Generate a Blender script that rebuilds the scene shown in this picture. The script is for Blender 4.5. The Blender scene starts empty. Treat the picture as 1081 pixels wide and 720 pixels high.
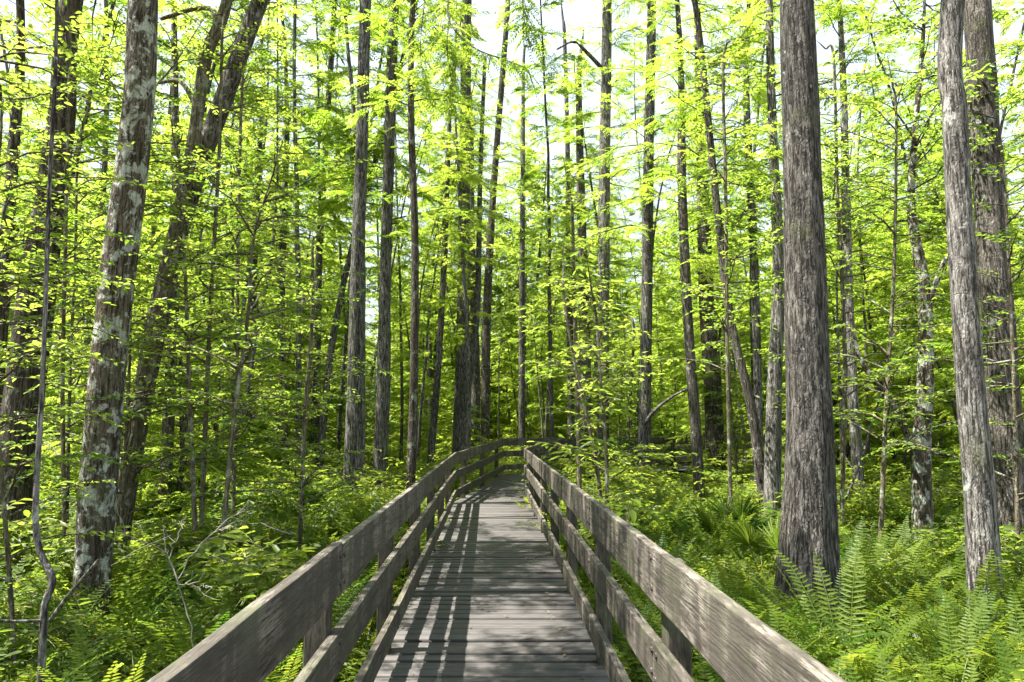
import bpy, bmesh, math
import numpy as np
from mathutils import Vector, Matrix

SC = bpy.context.scene
COL = SC.collection
R = math.radians
F = 720.5                       # focal length in photo pixels (24 mm on 36 mm)
TILT = math.atan2(452 - 360, F)
EYE = 2.0
DECK = 0.45
UP = np.array([0., 0., 1.])


def at(px, py, Y):
    """World point that the photo shows at pixel (px,py), Y metres ahead; also metres per pixel there."""
    x = (px - 540.5) / F
    v = (360 - py) / F
    c, s = math.cos(TILT), math.sin(TILT)
    k = Y / (c - v * s)
    return np.array([x * k, Y, EYE + (s + v * c) * k]), k / F


# ------------------------------------------------------------------ mesh helpers
class MB:
    def __init__(self):
        self.v, self.q, self.m, self.t, self.n = [], [], [], [], 0

    def add(self, v, q, mat=0, tint=None):
        v = np.asarray(v, float).reshape(-1, 3)
        q = np.asarray(q, np.int64).reshape(-1, 4)
        self.v.append(v)
        self.q.append(q + self.n)
        self.m.append(np.full(len(q), mat, np.int32))
        self.t.append(np.full(len(q), .5) if tint is None else np.asarray(tint, float))
        self.n += len(v)

    def data(self):
        return (np.concatenate(self.v), np.concatenate(self.q), np.concatenate(self.m), np.concatenate(self.t))

    def extend(self, other, M, off, tshift=0.):
        v, q, m, t = other
        self.v.append(v @ M.T + off)
        self.q.append(q + self.n)
        self.m.append(m)
        self.t.append(t + tshift)
        self.n += len(v)

    def mesh(self, name, mats, smooth=False):
        v, q, m, t = self.data()
        me = bpy.data.meshes.new(name)
        me.vertices.add(len(v))
        me.vertices.foreach_set('co', v.astype(np.float32).ravel())
        me.loops.add(q.size)
        me.loops.foreach_set('vertex_index', q.astype(np.int32).ravel())
        me.polygons.add(len(q))
        me.polygons.foreach_set('loop_start', np.arange(0, q.size, 4, dtype=np.int32))
        me.polygons.foreach_set('material_index', m.astype(np.int32))
        if smooth is True:
            me.polygons.foreach_set('use_smooth', np.ones(len(q), bool))
        elif smooth == 'first':
            me.polygons.foreach_set('use_smooth', m == 0)
        a = me.attributes.new('tint', 'FLOAT', 'FACE')
        a.data.foreach_set('value', np.clip(t, 0, 1).astype(np.float32))
        for x in mats:
            me.materials.append(x)
        me.update(calc_edges=True)
        return me


def link(name, me, parent=None, loc=(0, 0, 0), rz=0.):
    o = bpy.data.objects.new(name, me)
    COL.objects.link(o)
    o.parent = parent
    o.location = loc
    o.rotation_euler = (0, 0, rz)
    return o


def tag(o, label=None, cat=None, group=None, kind=None):
    if label: o['label'] = label
    if cat: o['category'] = cat
    if group: o['group'] = group
    if kind: o['kind'] = kind
    return o


def norm(a):
    return a / np.maximum(np.linalg.norm(a, axis=-1, keepdims=True), 1e-9)


def tube(mb, pts, rad, sides=6, mat=0, shape=None, tint=None):
    """Tube along pts; shape(i_ring, angles) multiplies the radius."""
    p = np.asarray(pts, float)
    r = np.asarray(rad, float)
    if r.ndim == 0: r = np.full(len(p), float(r))
    T = norm(np.gradient(p, axis=0))
    ref = np.where(np.abs(T[:, :1]) < .8, np.array([[1., 0, 0]]), np.array([[0., 1, 0]]))
    N = norm(ref - T * (T * ref).sum(1, keepdims=True))
    B = np.cross(T, N)
    a = np.linspace(0, 2 * np.pi, sides, endpoint=False)
    rr = np.repeat(r[:, None], sides, 1)
    if shape is not None:
        rr = rr * shape(p, a)
    v = p[:, None] + rr[..., None] * (np.cos(a)[None, :, None] * N[:, None] + np.sin(a)[None, :, None] * B[:, None])
    n = len(p)
    i = np.arange(n - 1)[:, None] * sides
    j = np.arange(sides)[None]
    k = (j + 1) % sides
    q = np.stack([i + j, i + k, i + sides + k, i + sides + j], -1).reshape(-1, 4)
    mb.add(v.reshape(-1, 3), q, mat, None if tint is None else np.full(len(q), tint))


def smooth_path(pts, n):
    """Catmull-Rom through pts (any columns)."""
    p = np.asarray(pts, float)
    if len(p) < 3:
        t = np.linspace(0, 1, n)[:, None]
        return p[0] * (1 - t) + p[-1] * t
    e = np.vstack([2 * p[0] - p[1], p, 2 * p[-1] - p[-2]])
    t = np.linspace(0, len(p) - 1 - 1e-6, n)
    i = t.astype(int)
    f = (t - i)[:, None]
    a, b, c, d = e[i], e[i + 1], e[i + 2], e[i + 3]
    return .5 * (2 * b + (c - a) * f + (2 * a - 5 * b + 4 * c - d) * f ** 2 + (3 * b - a - 3 * c + d) * f ** 3)


def leaves(mb, pos, dr, nrm, ln, wd, mat=0, tint=None, fold=.12, hi=False, curl=.0):
    """Leaf blades: one kite each, or two quads folded on the midrib (hi)."""
    n = len(pos)
    if n == 0: return
    ln = np.broadcast_to(np.asarray(ln, float), n)[:, None]
    wd = np.broadcast_to(np.asarray(wd, float), n)[:, None]
    dr = norm(dr)
    w = norm(np.cross(dr, nrm))
    nn = np.cross(w, dr)
    i = np.arange(n)[:, None]
    if hi:
        l1 = pos + dr * ln * .28 + w * wd * .46 + nn * wd * fold
        l2 = pos + dr * ln * .66 + w * wd * .40 + nn * (wd * fold - ln * curl * .4)
        r1 = pos + dr * ln * .28 - w * wd * .46 + nn * wd * fold
        r2 = pos + dr * ln * .66 - w * wd * .40 + nn * (wd * fold - ln * curl * .4)
        tip = pos + dr * ln - nn * ln * curl
        v = np.stack([pos, l1, l2, tip, r2, r1], 1).reshape(-1, 3)
        q = np.concatenate([i * 6 + np.array([0, 1, 2, 3]), i * 6 + np.array([0, 3, 4, 5])], 1).reshape(-1, 4)
        t = None if tint is None else np.repeat(tint, 2)
    else:
        v = np.stack([pos, pos + dr * ln * .42 + w * wd * .5 + nn * wd * fold, pos + dr * ln - nn * ln * curl,
                      pos + dr * ln * .42 - w * wd * .5 + nn * wd * fold], 1).reshape(-1, 3)
        q = i * 4 + np.arange(4)
        t = tint
    mb.add(v, q, mat, t)


# ------------------------------------------------------------------ materials
def new_mat(name):
    m = bpy.data.materials.new(name)
    m.use_nodes = True
    nt = m.node_tree
    nt.nodes.clear()
    out = nt.nodes.new('ShaderNodeOutputMaterial')
    return m, nt, out


def N(nt, t, **kw):
    n = nt.nodes.new(t)
    for k, v in kw.items():
        if k.startswith('i_'):
            n.inputs[k[2:].replace('_', ' ')].default_value = v
        else:
            setattr(n, k, v)
    return n


def ramp(nt, fac, stops):
    r = nt.nodes.new('ShaderNodeValToRGB')
    e = r.color_ramp.elements
    while len(e) < len(stops): e.new(.5)
    for x, (p, c) in zip(e, stops):
        x.position = p
        x.color = (c, c, c, 1) if not isinstance(c, tuple) else (*c, 1)
    nt.links.new(fac, r.inputs[0])
    return r.outputs[0]


def mixc(nt, fac, a, b, mode='MIX'):
    m = nt.nodes.new('ShaderNodeMix')
    m.data_type = 'RGBA'
    m.blend_type = mode
    for i, x in ((0, fac), (6, a), (7, b)):
        if hasattr(x, 'is_output'): nt.links.new(x, m.inputs[i])
        elif isinstance(x, tuple): m.inputs[i].default_value = (*x, 1)
        else: m.inputs[i].default_value = x
    return m.outputs[2]


def math_(nt, op, a, b=0.):
    m = nt.nodes.new('ShaderNodeMath')
    m.operation = op
    for i, x in enumerate((a, b)):
        if hasattr(x, 'is_output'): nt.links.new(x, m.inputs[i])
        else: m.inputs[i].default_value = x
    return m.outputs[0]


def coords(nt, scale=(1, 1, 1), offset_by_object=True):
    tc = N(nt, 'ShaderNodeTexCoord')
    mp = N(nt, 'ShaderNodeMapping')
    mp.inputs['Scale'].default_value = scale
    nt.links.new(tc.outputs['Object'], mp.inputs['Vector'])
    if offset_by_object:
        oi = N(nt, 'ShaderNodeObjectInfo')
        k = math_(nt, 'MULTIPLY', oi.outputs['Random'], 37.)
        nt.links.new(k, mp.inputs['Location'])
    return mp.outputs[0]


def noise(nt, vec, scale, detail=4., rough=.55, dist=0.):
    n = N(nt, 'ShaderNodeTexNoise')
    n.inputs['Scale'].default_value = scale
    n.inputs['Detail'].default_value = detail
    n.inputs['Roughness'].default_value = rough
    n.inputs['Distortion'].default_value = dist
    nt.links.new(vec, n.inputs['Vector'])
    return n.outputs['Fac']


def leaf_mat(name, dark, light, trans_dark, trans_light, trans=.5, rough=.45, spec=.25):
    m, nt, out = new_mat(name)
    at_ = N(nt, 'ShaderNodeAttribute')
    at_.attribute_name = 'tint'
    tc = N(nt, 'ShaderNodeTexCoord')
    nz = noise(nt, tc.outputs['Object'], 1.7, 2.)
    oi = N(nt, 'ShaderNodeObjectInfo')
    f = math_(nt, 'ADD', at_.outputs['Fac'], math_(nt, 'MULTIPLY', math_(nt, 'SUBTRACT', nz, .5), .9))
    f = math_(nt, 'ADD', f, math_(nt, 'MULTIPLY', math_(nt, 'SUBTRACT', oi.outputs['Random'], .5), .5))
    f.node.use_clamp = True
    col = mixc(nt, f, dark, light)
    tcol = mixc(nt, f, trans_dark, trans_light)
    p = N(nt, 'ShaderNodeBsdfPrincipled')
    nt.links.new(col, p.inputs['Base Color'])
    p.inputs['Roughness'].default_value = rough
    p.inputs['Specular IOR Level'].default_value = spec
    tr = N(nt, 'ShaderNodeBsdfTranslucent')
    nt.links.new(tcol, tr.inputs['Color'])
    mx = N(nt, 'ShaderNodeMixShader')
    mx.inputs[0].default_value = trans
    nt.links.new(p.outputs[0], mx.inputs[1])
    nt.links.new(tr.outputs[0], mx.inputs[2])
    nt.links.new(mx.outputs[0], out.inputs[0])
    return m


def bark_mat(name, dark, mid, light, lichen=0., lichen_col=(.55, .6, .5), fiss=1., vscale=1.):
    m, nt, out = new_mat(name)
    v = coords(nt, (1, 1, .10))
    v2 = coords(nt, (1, 1, .8))
    warp = noise(nt, v2, 5., 3.)
    big = noise(nt, v2, 1.3, 3.)
    a = N(nt, 'ShaderNodeTexVoronoi', feature='DISTANCE_TO_EDGE')
    a.inputs['Scale'].default_value = 30. * vscale
    vv = N(nt, 'ShaderNodeVectorMath', operation='ADD')
    sc_ = N(nt, 'ShaderNodeVectorMath', operation='SCALE')
    nz3 = N(nt, 'ShaderNodeTexNoise')
    nz3.inputs['Scale'].default_value = 9.
    nt.links.new(v2, nz3.inputs['Vector'])
    nt.links.new(nz3.outputs['Color'], sc_.inputs[0])
    sc_.inputs['Scale'].default_value = .10
    nt.links.new(v, vv.inputs[0])
    nt.links.new(sc_.outputs[0], vv.inputs[1])
    nt.links.new(vv.outputs[0], a.inputs['Vector'])
    fis = ramp(nt, a.outputs['Distance'], [(0., 0.), (.22, 1.)])
    fine = noise(nt, v, 46. * vscale, 5., .7)
    streak = noise(nt, v, 14., 4., .6)
    c = mixc(nt, ramp(nt, streak, [(.32, 0.), (.68, 1.)]), mid, light)
    c = mixc(nt, ramp(nt, fine, [(.43, .95), (.56, 0.)]), c, dark)
    c = mixc(nt, math_(nt, 'MULTIPLY', math_(nt, 'SUBTRACT', 1., fis), .38 * fiss), c, dark)
    flake = noise(nt, coords(nt, (1, 1, .22)), 34. * vscale, 3., .6)
    c = mixc(nt, ramp(nt, flake, [(.56, 0.), (.66, .6)]), c, tuple(min(.6, x * 1.35) for x in light))
    c = mixc(nt, ramp(nt, big, [(.35, .45), (.65, 0.)]), c, dark)
    if lichen > 0:
        ln = noise(nt, v2, 6.8, 9., .70, .3)
        lf = ramp(nt, ln, [(.66 - lichen * .25, 0.), (.71 - lichen * .25, .85)])
        l2 = ramp(nt, noise(nt, v2, 24., 5., .7), [(.3, 0.), (.7, 1.)])
        lc = mixc(nt, l2, tuple(x * .45 for x in lichen_col), lichen_col)
        lf = math_(nt, 'MULTIPLY', lf, ramp(nt, fine, [(.3, .35), (.5, 1.)]))
        c = mixc(nt, lf, c, lc)
        # moss tint
        mo = noise(nt, v2, 2.2, 4., .6)
        c = mixc(nt, ramp(nt, mo, [(.58, 0.), (.72, .5)]), c, (.07, .085, .03))
    p = N(nt, 'ShaderNodeBsdfPrincipled')
    nt.links.new(c, p.inputs['Base Color'])
    p.inputs['Roughness'].default_value = .9
    p.inputs['Specular IOR Level'].default_value = .2
    h = math_(nt, 'ADD', math_(nt, 'MULTIPLY', fis, .22), math_(nt, 'ADD', math_(nt, 'MULTIPLY', fine, .9), math_(nt, 'MULTIPLY', streak, .7)))
    b = N(nt, 'ShaderNodeBump')
    b.inputs['Strength'].default_value = .9
    b.inputs['Distance'].default_value = .03
    nt.links.new(h, b.inputs['Height'])
    nt.links.new(b.outputs[0], p.inputs['Normal'])
    nt.links.new(p.outputs[0], out.inputs[0])
    return m


def wood_mat(name, c0, c1, c2, green=.0, axis=0, dark_stain=.5):
    """Weathered timber, grain along the local X axis."""
    m, nt, out = new_mat(name)
    g = coords(nt, (.10, 1, 1))
    s = coords(nt, (1, 1, 1))
    w = noise(nt, s, 1.6, 2.)
    gw = N(nt, 'ShaderNodeTexWave', wave_type='BANDS', bands_direction='Z')
    gw.inputs['Scale'].default_value = 19.
    gw.inputs['Distortion'].default_value = 9.
    gw.inputs['Detail'].default_value = 3.
    gw.inputs['Detail Scale'].default_value = 1.6
    gm = coords(nt, (.16, .6, 1))
    nt.links.new(gm, gw.inputs['Vector'])
    fib = noise(nt, g, 110., 5., .7)
    fib2 = noise(nt, g, 28., 4., .6)
    c = mixc(nt, ramp(nt, fib2, [(.3, 0.), (.7, 1.)]), c0, c1)
    c = mixc(nt, ramp(nt, gw.outputs['Fac'], [(.15, .07), (.55, 0.)]), c, c2)
    long_ = noise(nt, coords(nt, (.10, 1, 1)), 17., 7., .74, .5)
    c = mixc(nt, ramp(nt, long_, [(.40, .7), (.52, 0.)]), c, c2)
    c = mixc(nt, ramp(nt, long_, [(.58, 0.), (.72, .5)]), c, tuple(min(.6, x * 1.35) for x in c1))
    oi = N(nt, 'ShaderNodeObjectInfo')
    c = mixc(nt, ramp(nt, oi.outputs['Random'], [(0., .45), (.55, 0.)]), c, c2)
    c = mixc(nt, ramp(nt, fib, [(.40, .85), (.50, 0.)]), c, c2)
    crk = noise(nt, coords(nt, (.05, 1, 1)), 62., 3., .6, .2)
    c = mixc(nt, ramp(nt, crk, [(.345, .95), (.375, 0.)]), c, (.016, .013, .011))
    ln_ = N(nt, 'ShaderNodeTexWave', wave_type='BANDS', bands_direction='Z')
    ln_.inputs['Scale'].default_value = 34.
    ln_.inputs['Distortion'].default_value = 7.
    ln_.inputs['Detail'].default_value = 4.
    ln_.inputs['Detail Scale'].default_value = 2.4
    ln_.inputs['Detail Roughness'].default_value = .65
    nt.links.new(coords(nt, (.06, .6, 1)), ln_.inputs['Vector'])
    c = mixc(nt, ramp(nt, ln_.outputs['Fac'], [(.10, .6), (.26, 0.)]), c, c2)
    # vertical water stains with ragged edges
    vs = coords(nt, (1, 1, .14))
    st = noise(nt, vs, 7., 5., .6)
    c = mixc(nt, ramp(nt, st, [(.44, 0.), (.57, dark_stain)]), c, tuple(x * .34 for x in c0))
    blot = noise(nt, s, 2.6, 5., .65)
    c = mixc(nt, ramp(nt, blot, [(.5, 0.), (.75, .5)]), c, tuple(x * .55 for x in c0))
    # knots
    kv = N(nt, 'ShaderNodeTexVoronoi', feature='F1')
    kv.inputs['Scale'].default_value = 3.
    km = coords(nt, (.55, 1.2, 1.2))
    nt.links.new(km, kv.inputs['Vector'])
    c = mixc(nt, ramp(nt, kv.outputs['Distance'], [(.05, .9), (.10, 0.)]), c, (.035, .028, .022))
    if green > 0:
        gn = noise(nt, s, 3.3, 5., .6)
        c = mixc(nt, ramp(nt, gn, [(.5, 0.), (.68, green)]), c, (.10, .12, .055))
    p = N(nt, 'ShaderNodeBsdfPrincipled')
    nt.links.new(c, p.inputs['Base Color'])
    p.inputs['Roughness'].default_value = .82
    p.inputs['Specular IOR Level'].default_value = .25
    h = math_(nt, 'ADD', math_(nt, 'MULTIPLY', fib, .6), math_(nt, 'MULTIPLY', gw.outputs['Fac'], .12))
    b = N(nt, 'ShaderNodeBump')
    b.inputs['Strength'].default_value = .55
    b.inputs['Distance'].default_value = .006
    nt.links.new(h, b.inputs['Height'])
    nt.links.new(b.outputs[0], p.inputs['Normal'])
    nt.links.new(p.outputs[0], out.inputs[0])
    return m


def plain_mat(name, a, b, scale=8., rough=.85):
    m, nt, out = new_mat(name)
    v = coords(nt)
    c = mixc(nt, noise(nt, v, scale, 4.), a, b)
    p = N(nt, 'ShaderNodeBsdfPrincipled')
    nt.links.new(c, p.inputs['Base Color'])
    p.inputs['Roughness'].default_value = rough
    nt.links.new(p.outputs[0], out.inputs[0])
    return m


BARK = {
    'furrowed': bark_mat('bark_furrowed', (.009, .008, .007), (.066, .057, .049), (.215, .198, .178), .16, (.5, .52, .47)),
    'grey': bark_mat('bark_grey', (.010, .009, .008), (.088, .080, .071), (.27, .255, .236), .12, (.5, .52, .47)),
    'dark': bark_mat('bark_dark', (.016, .012, .009), (.075, .060, .047), (.17, .145, .12), .42, (.30, .33, .25)),
    'lichen': bark_mat('bark_lichen', (.018, .014, .009), (.105, .084, .060), (.21, .178, .135), .60, (.58, .61, .54)),
    'pale': bark_mat('bark_pale', (.018, .016, .014), (.140, .128, .115), (.37, .35, .325), .25, (.55, .56, .52), .6),
    'olive': bark_mat('bark_olive', (.05, .042, .024), (.155, .13, .085), (.25, .22, .16), .45, (.42, .45, .35), .5),
    'brown': bark_mat('bark_brown', (.014, .012, .009), (.092, .079, .067), (.23, .205, .18), .3, (.42, .43, .38)),
}
TWIG = plain_mat('twig_bark', (.10, .085, .06), (.20, .175, .14), 30.)
DEADTWIG = plain_mat('bleached_twig', (.09, .08, .065), (.26, .24, .21), 45.)
STEM = plain_mat('green_stem', (.12, .13, .05), (.22, .21, .10), 30.)
L_CYP = leaf_mat('cypress_leaf', (.040, .086, .010), (.135, .178, .016), (.25, .42, .026), (.53, .645, .080), .60)
L_BROAD = leaf_mat('broad_leaf', (.036, .084, .010), (.115, .168, .016), (.19, .35, .022), (.50, .61, .080), .52, .4, .3)
L_FERN = leaf_mat('fern_leaf', (.026, .066, .009), (.110, .155, .018), (.11, .25, .018), (.44, .50, .055), .46, .45, .22)
L_UNDER = leaf_mat('undergrowth_leaf', (.032, .072, .010), (.125, .165, .020), (.16, .30, .02), (.48, .56, .065), .46)
L_DRY = leaf_mat('dry_frond', (.10, .072, .035), (.25, .195, .10), (.12, .085, .035), (.26, .20, .09), .25)
WOOD_RAIL = wood_mat('weathered_rail', (.148, .128, .106), (.275, .243, .206), (.034, .028, .022), .35, dark_stain=.75)
WOOD_DECK = wood_mat('weathered_deck', (.225, .205, .195), (.325, .30, .285), (.09, .08, .075), 0., dark_stain=.35)
WOOD_POST = wood_mat('weathered_post', (.085, .074, .055), (.150, .13, .10), (.035, .03, .022), .5)
BOLT = plain_mat('rusty_bolt', (.02, .018, .016), (.06, .045, .035), 60., .6)


# ------------------------------------------------------------------ foliage generators
def twig_dirs(d, ang):
    """Rotate horizontal-ish directions d (n,3) about Z by ang (n)."""
    c, s = np.cos(ang), np.sin(ang)
    return np.stack([d[:, 0] * c - d[:, 1] * s, d[:, 0] * s + d[:, 1] * c, d[:, 2]], -1)


def spray(mb, rng, o, d, L, nl, ll, lw, mat=0, tint=.5, droop=.25, spread=.9, jit=.3):
    """Feathery flat twigs: leaflets in pairs along each direction."""
    S = len(o)
    if S == 0: return
    t = (np.arange(nl) + .6) / nl
    L = np.broadcast_to(np.asarray(L, float), S)
    P = o[:, None] + d[:, None] * (L[:, None] * t)[..., None]
    P[..., 2] -= droop * L[:, None] * t ** 2
    dd = d[:, None] + np.zeros((1, nl, 1))
    dd = dd.copy()
    dd[..., 2] -= 2 * droop * t
    dd = norm(dd)
    roll = norm(UP + rng.normal(0, jit, (S, 3)))
    side = norm(np.cross(dd, roll[:, None]))
    prof = (1.05 - .75 * t) * np.minimum(1, t * 4 + .4)
    ti = np.clip(tint + rng.normal(0, .16, S), 0, 1)
    for sg in (-1, 1):
        ld = norm(dd * (1 - spread * .45) + sg * side * spread + rng.normal(0, .12, (S, nl, 3)))
        nn = norm(roll[:, None] + rng.normal(0, .25, (S, nl, 3)))
        leaves(mb, P.reshape(-1, 3), ld.reshape(-1, 3), nn.reshape(-1, 3),
               (ll * prof[None] * rng.uniform(.75, 1.2, (S, nl))).ravel(), lw, mat,
               np.repeat(ti, nl) + rng.normal(0, .07, S * nl), curl=.1)


def cypress_crown(rng, axis, h0, h1, Rmax, nb, nl=10, ll=.10, lw=.026, gap=.12, top_taper=.65, wood=None, droop=.25, tint=.5, minL=.5, layers=None):
    """Leaves MB and (optionally) limbs into wood MB. axis(h) -> xy of the trunk."""
    mb = MB()
    O, D, LL, TT = [], [], [], []
    for b in range(nb):
        u = rng.random()
        h = h0 + (h1 - h0) * u
        az = rng.uniform(0, 2 * np.pi)
        ln = max(minL, Rmax * (1 - top_taper * u) * rng.uniform(.5, 1.1))
        d = np.array([math.cos(az), math.sin(az), 0.])
        rise = rng.uniform(-.1, .75)
        t = np.linspace(0, 1, 6)
        wob = np.cumsum(rng.normal(0, .05, (6, 3)), 0) * ln * .5
        wob[0] = 0
        p = np.array([*axis(h), h])[None] + d[None] * (ln * t)[:, None] + UP[None] * (ln * (rise * t - (rise * .6 + .22) * t ** 2))[:, None] + wob
        if wood is not None:
            tube(wood, p, np.linspace(.006 + .007 * ln, .003, 6), 4, 0)
        ns = max(4, int(ln / gap))
        ts = np.linspace(.14, 1, ns)
        pt = np.stack([np.interp(ts, t, p[:, k]) for k in range(3)], -1)
        bd = norm(np.stack([np.interp(ts, t, np.gradient(p[:, k], t)) for k in range(3)], -1))
        bt = tint + rng.normal(0, .15)
        for sg in (-1, 1):
            O.append(pt + rng.normal(0, .02, pt.shape))
            dd = twig_dirs(bd, sg * rng.uniform(.45, 1.2, ns) * np.linspace(1.1, .5, ns))
            dd[:, 2] = dd[:, 2] * .5 + rng.normal(0, .24, ns)
            D.append(norm(dd))
            LL.append(np.minimum(.55, .22 + .28 * ln) * (1.1 - .55 * ts) * rng.uniform(.55, 1.15, ns))
            TT.append(np.full(ns, bt))
    O, D, LL, TT = map(np.concatenate, (O, D, LL, TT))
    keep = rng.random(len(O)) < .85
    spray(mb, rng, O[keep], D[keep], LL[keep], nl, ll, lw, 0, TT[keep], droop)
    return mb


def broad_crown(rng, axis, h0, h1, Rmax, nb, ll=.066, lw=.033, per=.045, wood=None, hi=True, tint=.5, rise=.55, azr=None, flat=.45):
    mb = MB()
    for b in range(nb):
        u = rng.random()
        h = h0 + (h1 - h0) * u
        az = rng.uniform(0, 2 * np.pi) if azr is None else rng.uniform(*azr)
        ln = Rmax * (1 - .45 * u) * rng.uniform(.45, 1.1)
        d = np.array([math.cos(az), math.sin(az), 0.])
        t = np.linspace(0, 1, 6)
        rs = rise * rng.uniform(.3, 1.3)
        wob = np.cumsum(rng.normal(0, .06, (6, 3)), 0) * ln * .5
        wob[0] = 0
        p = np.array([*axis(h), h])[None] + d[None] * (ln * t)[:, None] + UP[None] * (ln * (rs * t - (rs * .55) * t ** 2))[:, None] + wob
        if wood is not None:
            tube(wood, p, np.linspace(.006 + .006 * ln, .0025, 6), 4, 0)
        # side twigs
        nt_ = max(2, int(ln / .16))
        for k in range(nt_ + 1):
            tt = .2 + .8 * k / nt_
            o = np.array([np.interp(tt, t, p[:, c]) for c in range(3)])
            bd = norm(np.array([np.interp(tt, t, np.gradient(p[:, c], t)) for c in range(3)]))
            a = rng.choice([-1, 1]) * rng.uniform(.4, 1.2) if k < nt_ else 0.
            td = norm(twig_dirs(bd[None], np.array([a]))[0] + np.array([0, 0, rng.normal(.02, .18)]))
            tl = rng.uniform(.2, .45) * (1.1 - .4 * tt)
            nlf = max(3, int(tl / per))
            s = np.linspace(.15, 1, nlf)
            pos = o + td[None] * (tl * s)[:, None] - UP[None] * (.18 * tl * s ** 2)[:, None]
            if wood is not None:
                tube(wood, np.array([o, o + td * tl * .5 - UP * .045 * tl, pos[-1]]), [.004, .003, .0018], 3, 0)
            sd = norm(np.cross(td, UP))
            sgn = np.where(np.arange(nlf) % 2 == 0, 1., -1.)[:, None]
            ld = norm(td * .55 + sgn * sd * .9 + rng.normal(0, .22, (nlf, 3)) - UP * .12)
            nn = norm(UP + rng.normal(0, flat, (nlf, 3)))
            ti = np.clip(tint + rng.normal(0, .18) + rng.normal(0, .12, nlf), 0, 1)
            leaves(mb, pos, ld, nn, ll * rng.uniform(.6, 1.2, nlf), lw * rng.uniform(.8, 1.15, nlf), 0, ti, .14, hi, .12)
    return mb


def fern_mb(rng, nf=11, L=.85, pairs=22, pl=.10, pw=.019, hi=False, erect=.5, dry=.09):
    mb = MB()
    for f in range(nf):
        az = f * 2.4 + rng.normal(0, .35)
        d = np.array([math.cos(az), math.sin(az), 0.])
        l = L * rng.uniform(.65, 1.15)
        e0 = rng.uniform(.9, 1.42) * (.75 + .25 * erect)
        bend = rng.uniform(.5, 1.3) * (1.5 - erect)
        n = pairs + 4
        s = np.linspace(0, 1, n)
        el = e0 - bend * s ** 1.5
        st = np.stack([np.cos(el) * d[0], np.cos(el) * d[1], np.sin(el)], -1)
        tw = rng.normal(0, .25)
        st[:, 0] += -d[1] * tw * s * .6
        st[:, 1] += d[0] * tw * s * .6
        p = np.cumsum(st, 0) * (l / n) + d * .03 + rng.normal(0, .012, 3)
        m = 1 if rng.random() < dry else 0
        ti = np.clip(.5 + rng.normal(0, .2), .05, .95)
        ii = np.arange(0, n, 3)
        tube(mb, p[ii], np.linspace(.0045, .0015, len(ii)), 3, m, tint=.75)
        T = norm(st)
        side = norm(np.cross(T, UP + .001))
        nrm = np.cross(side, T)
        prof = np.interp(s, [0, .12, .18, .4, .75, 1], [0, 0, .7, 1., .75, .12])
        k = prof > .05
        for sg in (-1, 1):
            ld = norm(side[k] * sg + T[k] * .35 + nrm[k] * .12 + rng.normal(0, .07, (k.sum(), 3)) - UP * .05)
            leaves(mb, p[k], ld, nrm[k] + rng.normal(0, .12, (k.sum(), 3)), pl * prof[k] * rng.uniform(.85, 1.1, k.sum()), pw, m,
                   np.clip(ti + rng.normal(0, .06, k.sum()), 0, 1), .12, hi, .14)
    return mb


def shrub_mb(rng, H=.8, ns=5, ll=.08, lw=.032, hi=False, tint=.5, wood=None, R_=.3):
    mb = MB()
    for s in range(ns):
        az = rng.uniform(0, 6.28)
        lean = rng.uniform(.1, .5)
        h = H * rng.uniform(.6, 1.1)
        top = np.array([math.cos(az) * lean * h, math.sin(az) * lean * h, h])
        base = np.array([math.cos(az), math.sin(az), 0]) * .04
        w = wood if wood is not None else mb
        mid = (base + top) / 2 + np.array([*rng.normal(0, .05, 2), .05])
        tube(w, smooth_path([base, mid, top], 5), np.linspace(.006, .002, 5), 3, 0 if wood is not None else 1)
        c = broad_crown(rng, lambda q: (base + (top - base) * q / h)[:2], h * .3, h, R_, int(5 + 4 * H), ll, lw, .05, w if wood is not None else None, hi, tint)
        mb.extend(c.data(), np.eye(3), 0)
    return mb


def grass_mb(rng, n=26, L=.7, w=.012):
    mb = MB()
    for i in range(n):
        az = rng.uniform(0, 6.28)
        d = np.array([math.cos(az), math.sin(az), 0])
        l = L * rng.uniform(.5, 1.1)
        el = rng.uniform(1., 1.5) - np.linspace(0, rng.uniform(.3, 1.5), 5) ** 1.2
        st = np.stack([np.cos(el) * d[0], np.cos(el) * d[1], np.sin(el)], -1) * l / 5
        p = np.vstack([np.zeros(3), np.cumsum(st, 0)]) + rng.normal(0, .05, 3) * np.array([1, 1, 0])
        sd = np.array([-d[1], d[0], 0])
        ww = np.array([.8, 1, .95, .8, .5, .05]) * w / 2
        v = np.stack([p - sd * ww[:, None], p + sd * ww[:, None]], 1).reshape(-1, 3)
        k = np.arange(5)[:, None] * 2
        mb.add(v, k + np.array([0, 1, 3, 2]), 0, np.full(5, np.clip(rng.normal(.55, .25), 0, 1)))
    return mb


# ------------------------------------------------------------------ trunks
def lump(rng, amp, nk=7):
    ph = rng.uniform(0, 6.28, (nk, 2))
    fr = rng.integers(1, 6, nk)
    vz = rng.uniform(.6, 5., nk)
    am = rng.uniform(.3, 1., nk)
    am = amp * am / am.sum() * 2

    def f(p, a):
        s = np.zeros((len(p), len(a)))
        for k in range(nk):
            s += am[k] * np.sin(fr[k] * a[None] + ph[k, 0] + vz[k] * .4 * p[:, 2:3]) * np.cos(vz[k] * p[:, 2:3] + ph[k, 1])
        return s
    return f


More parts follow.
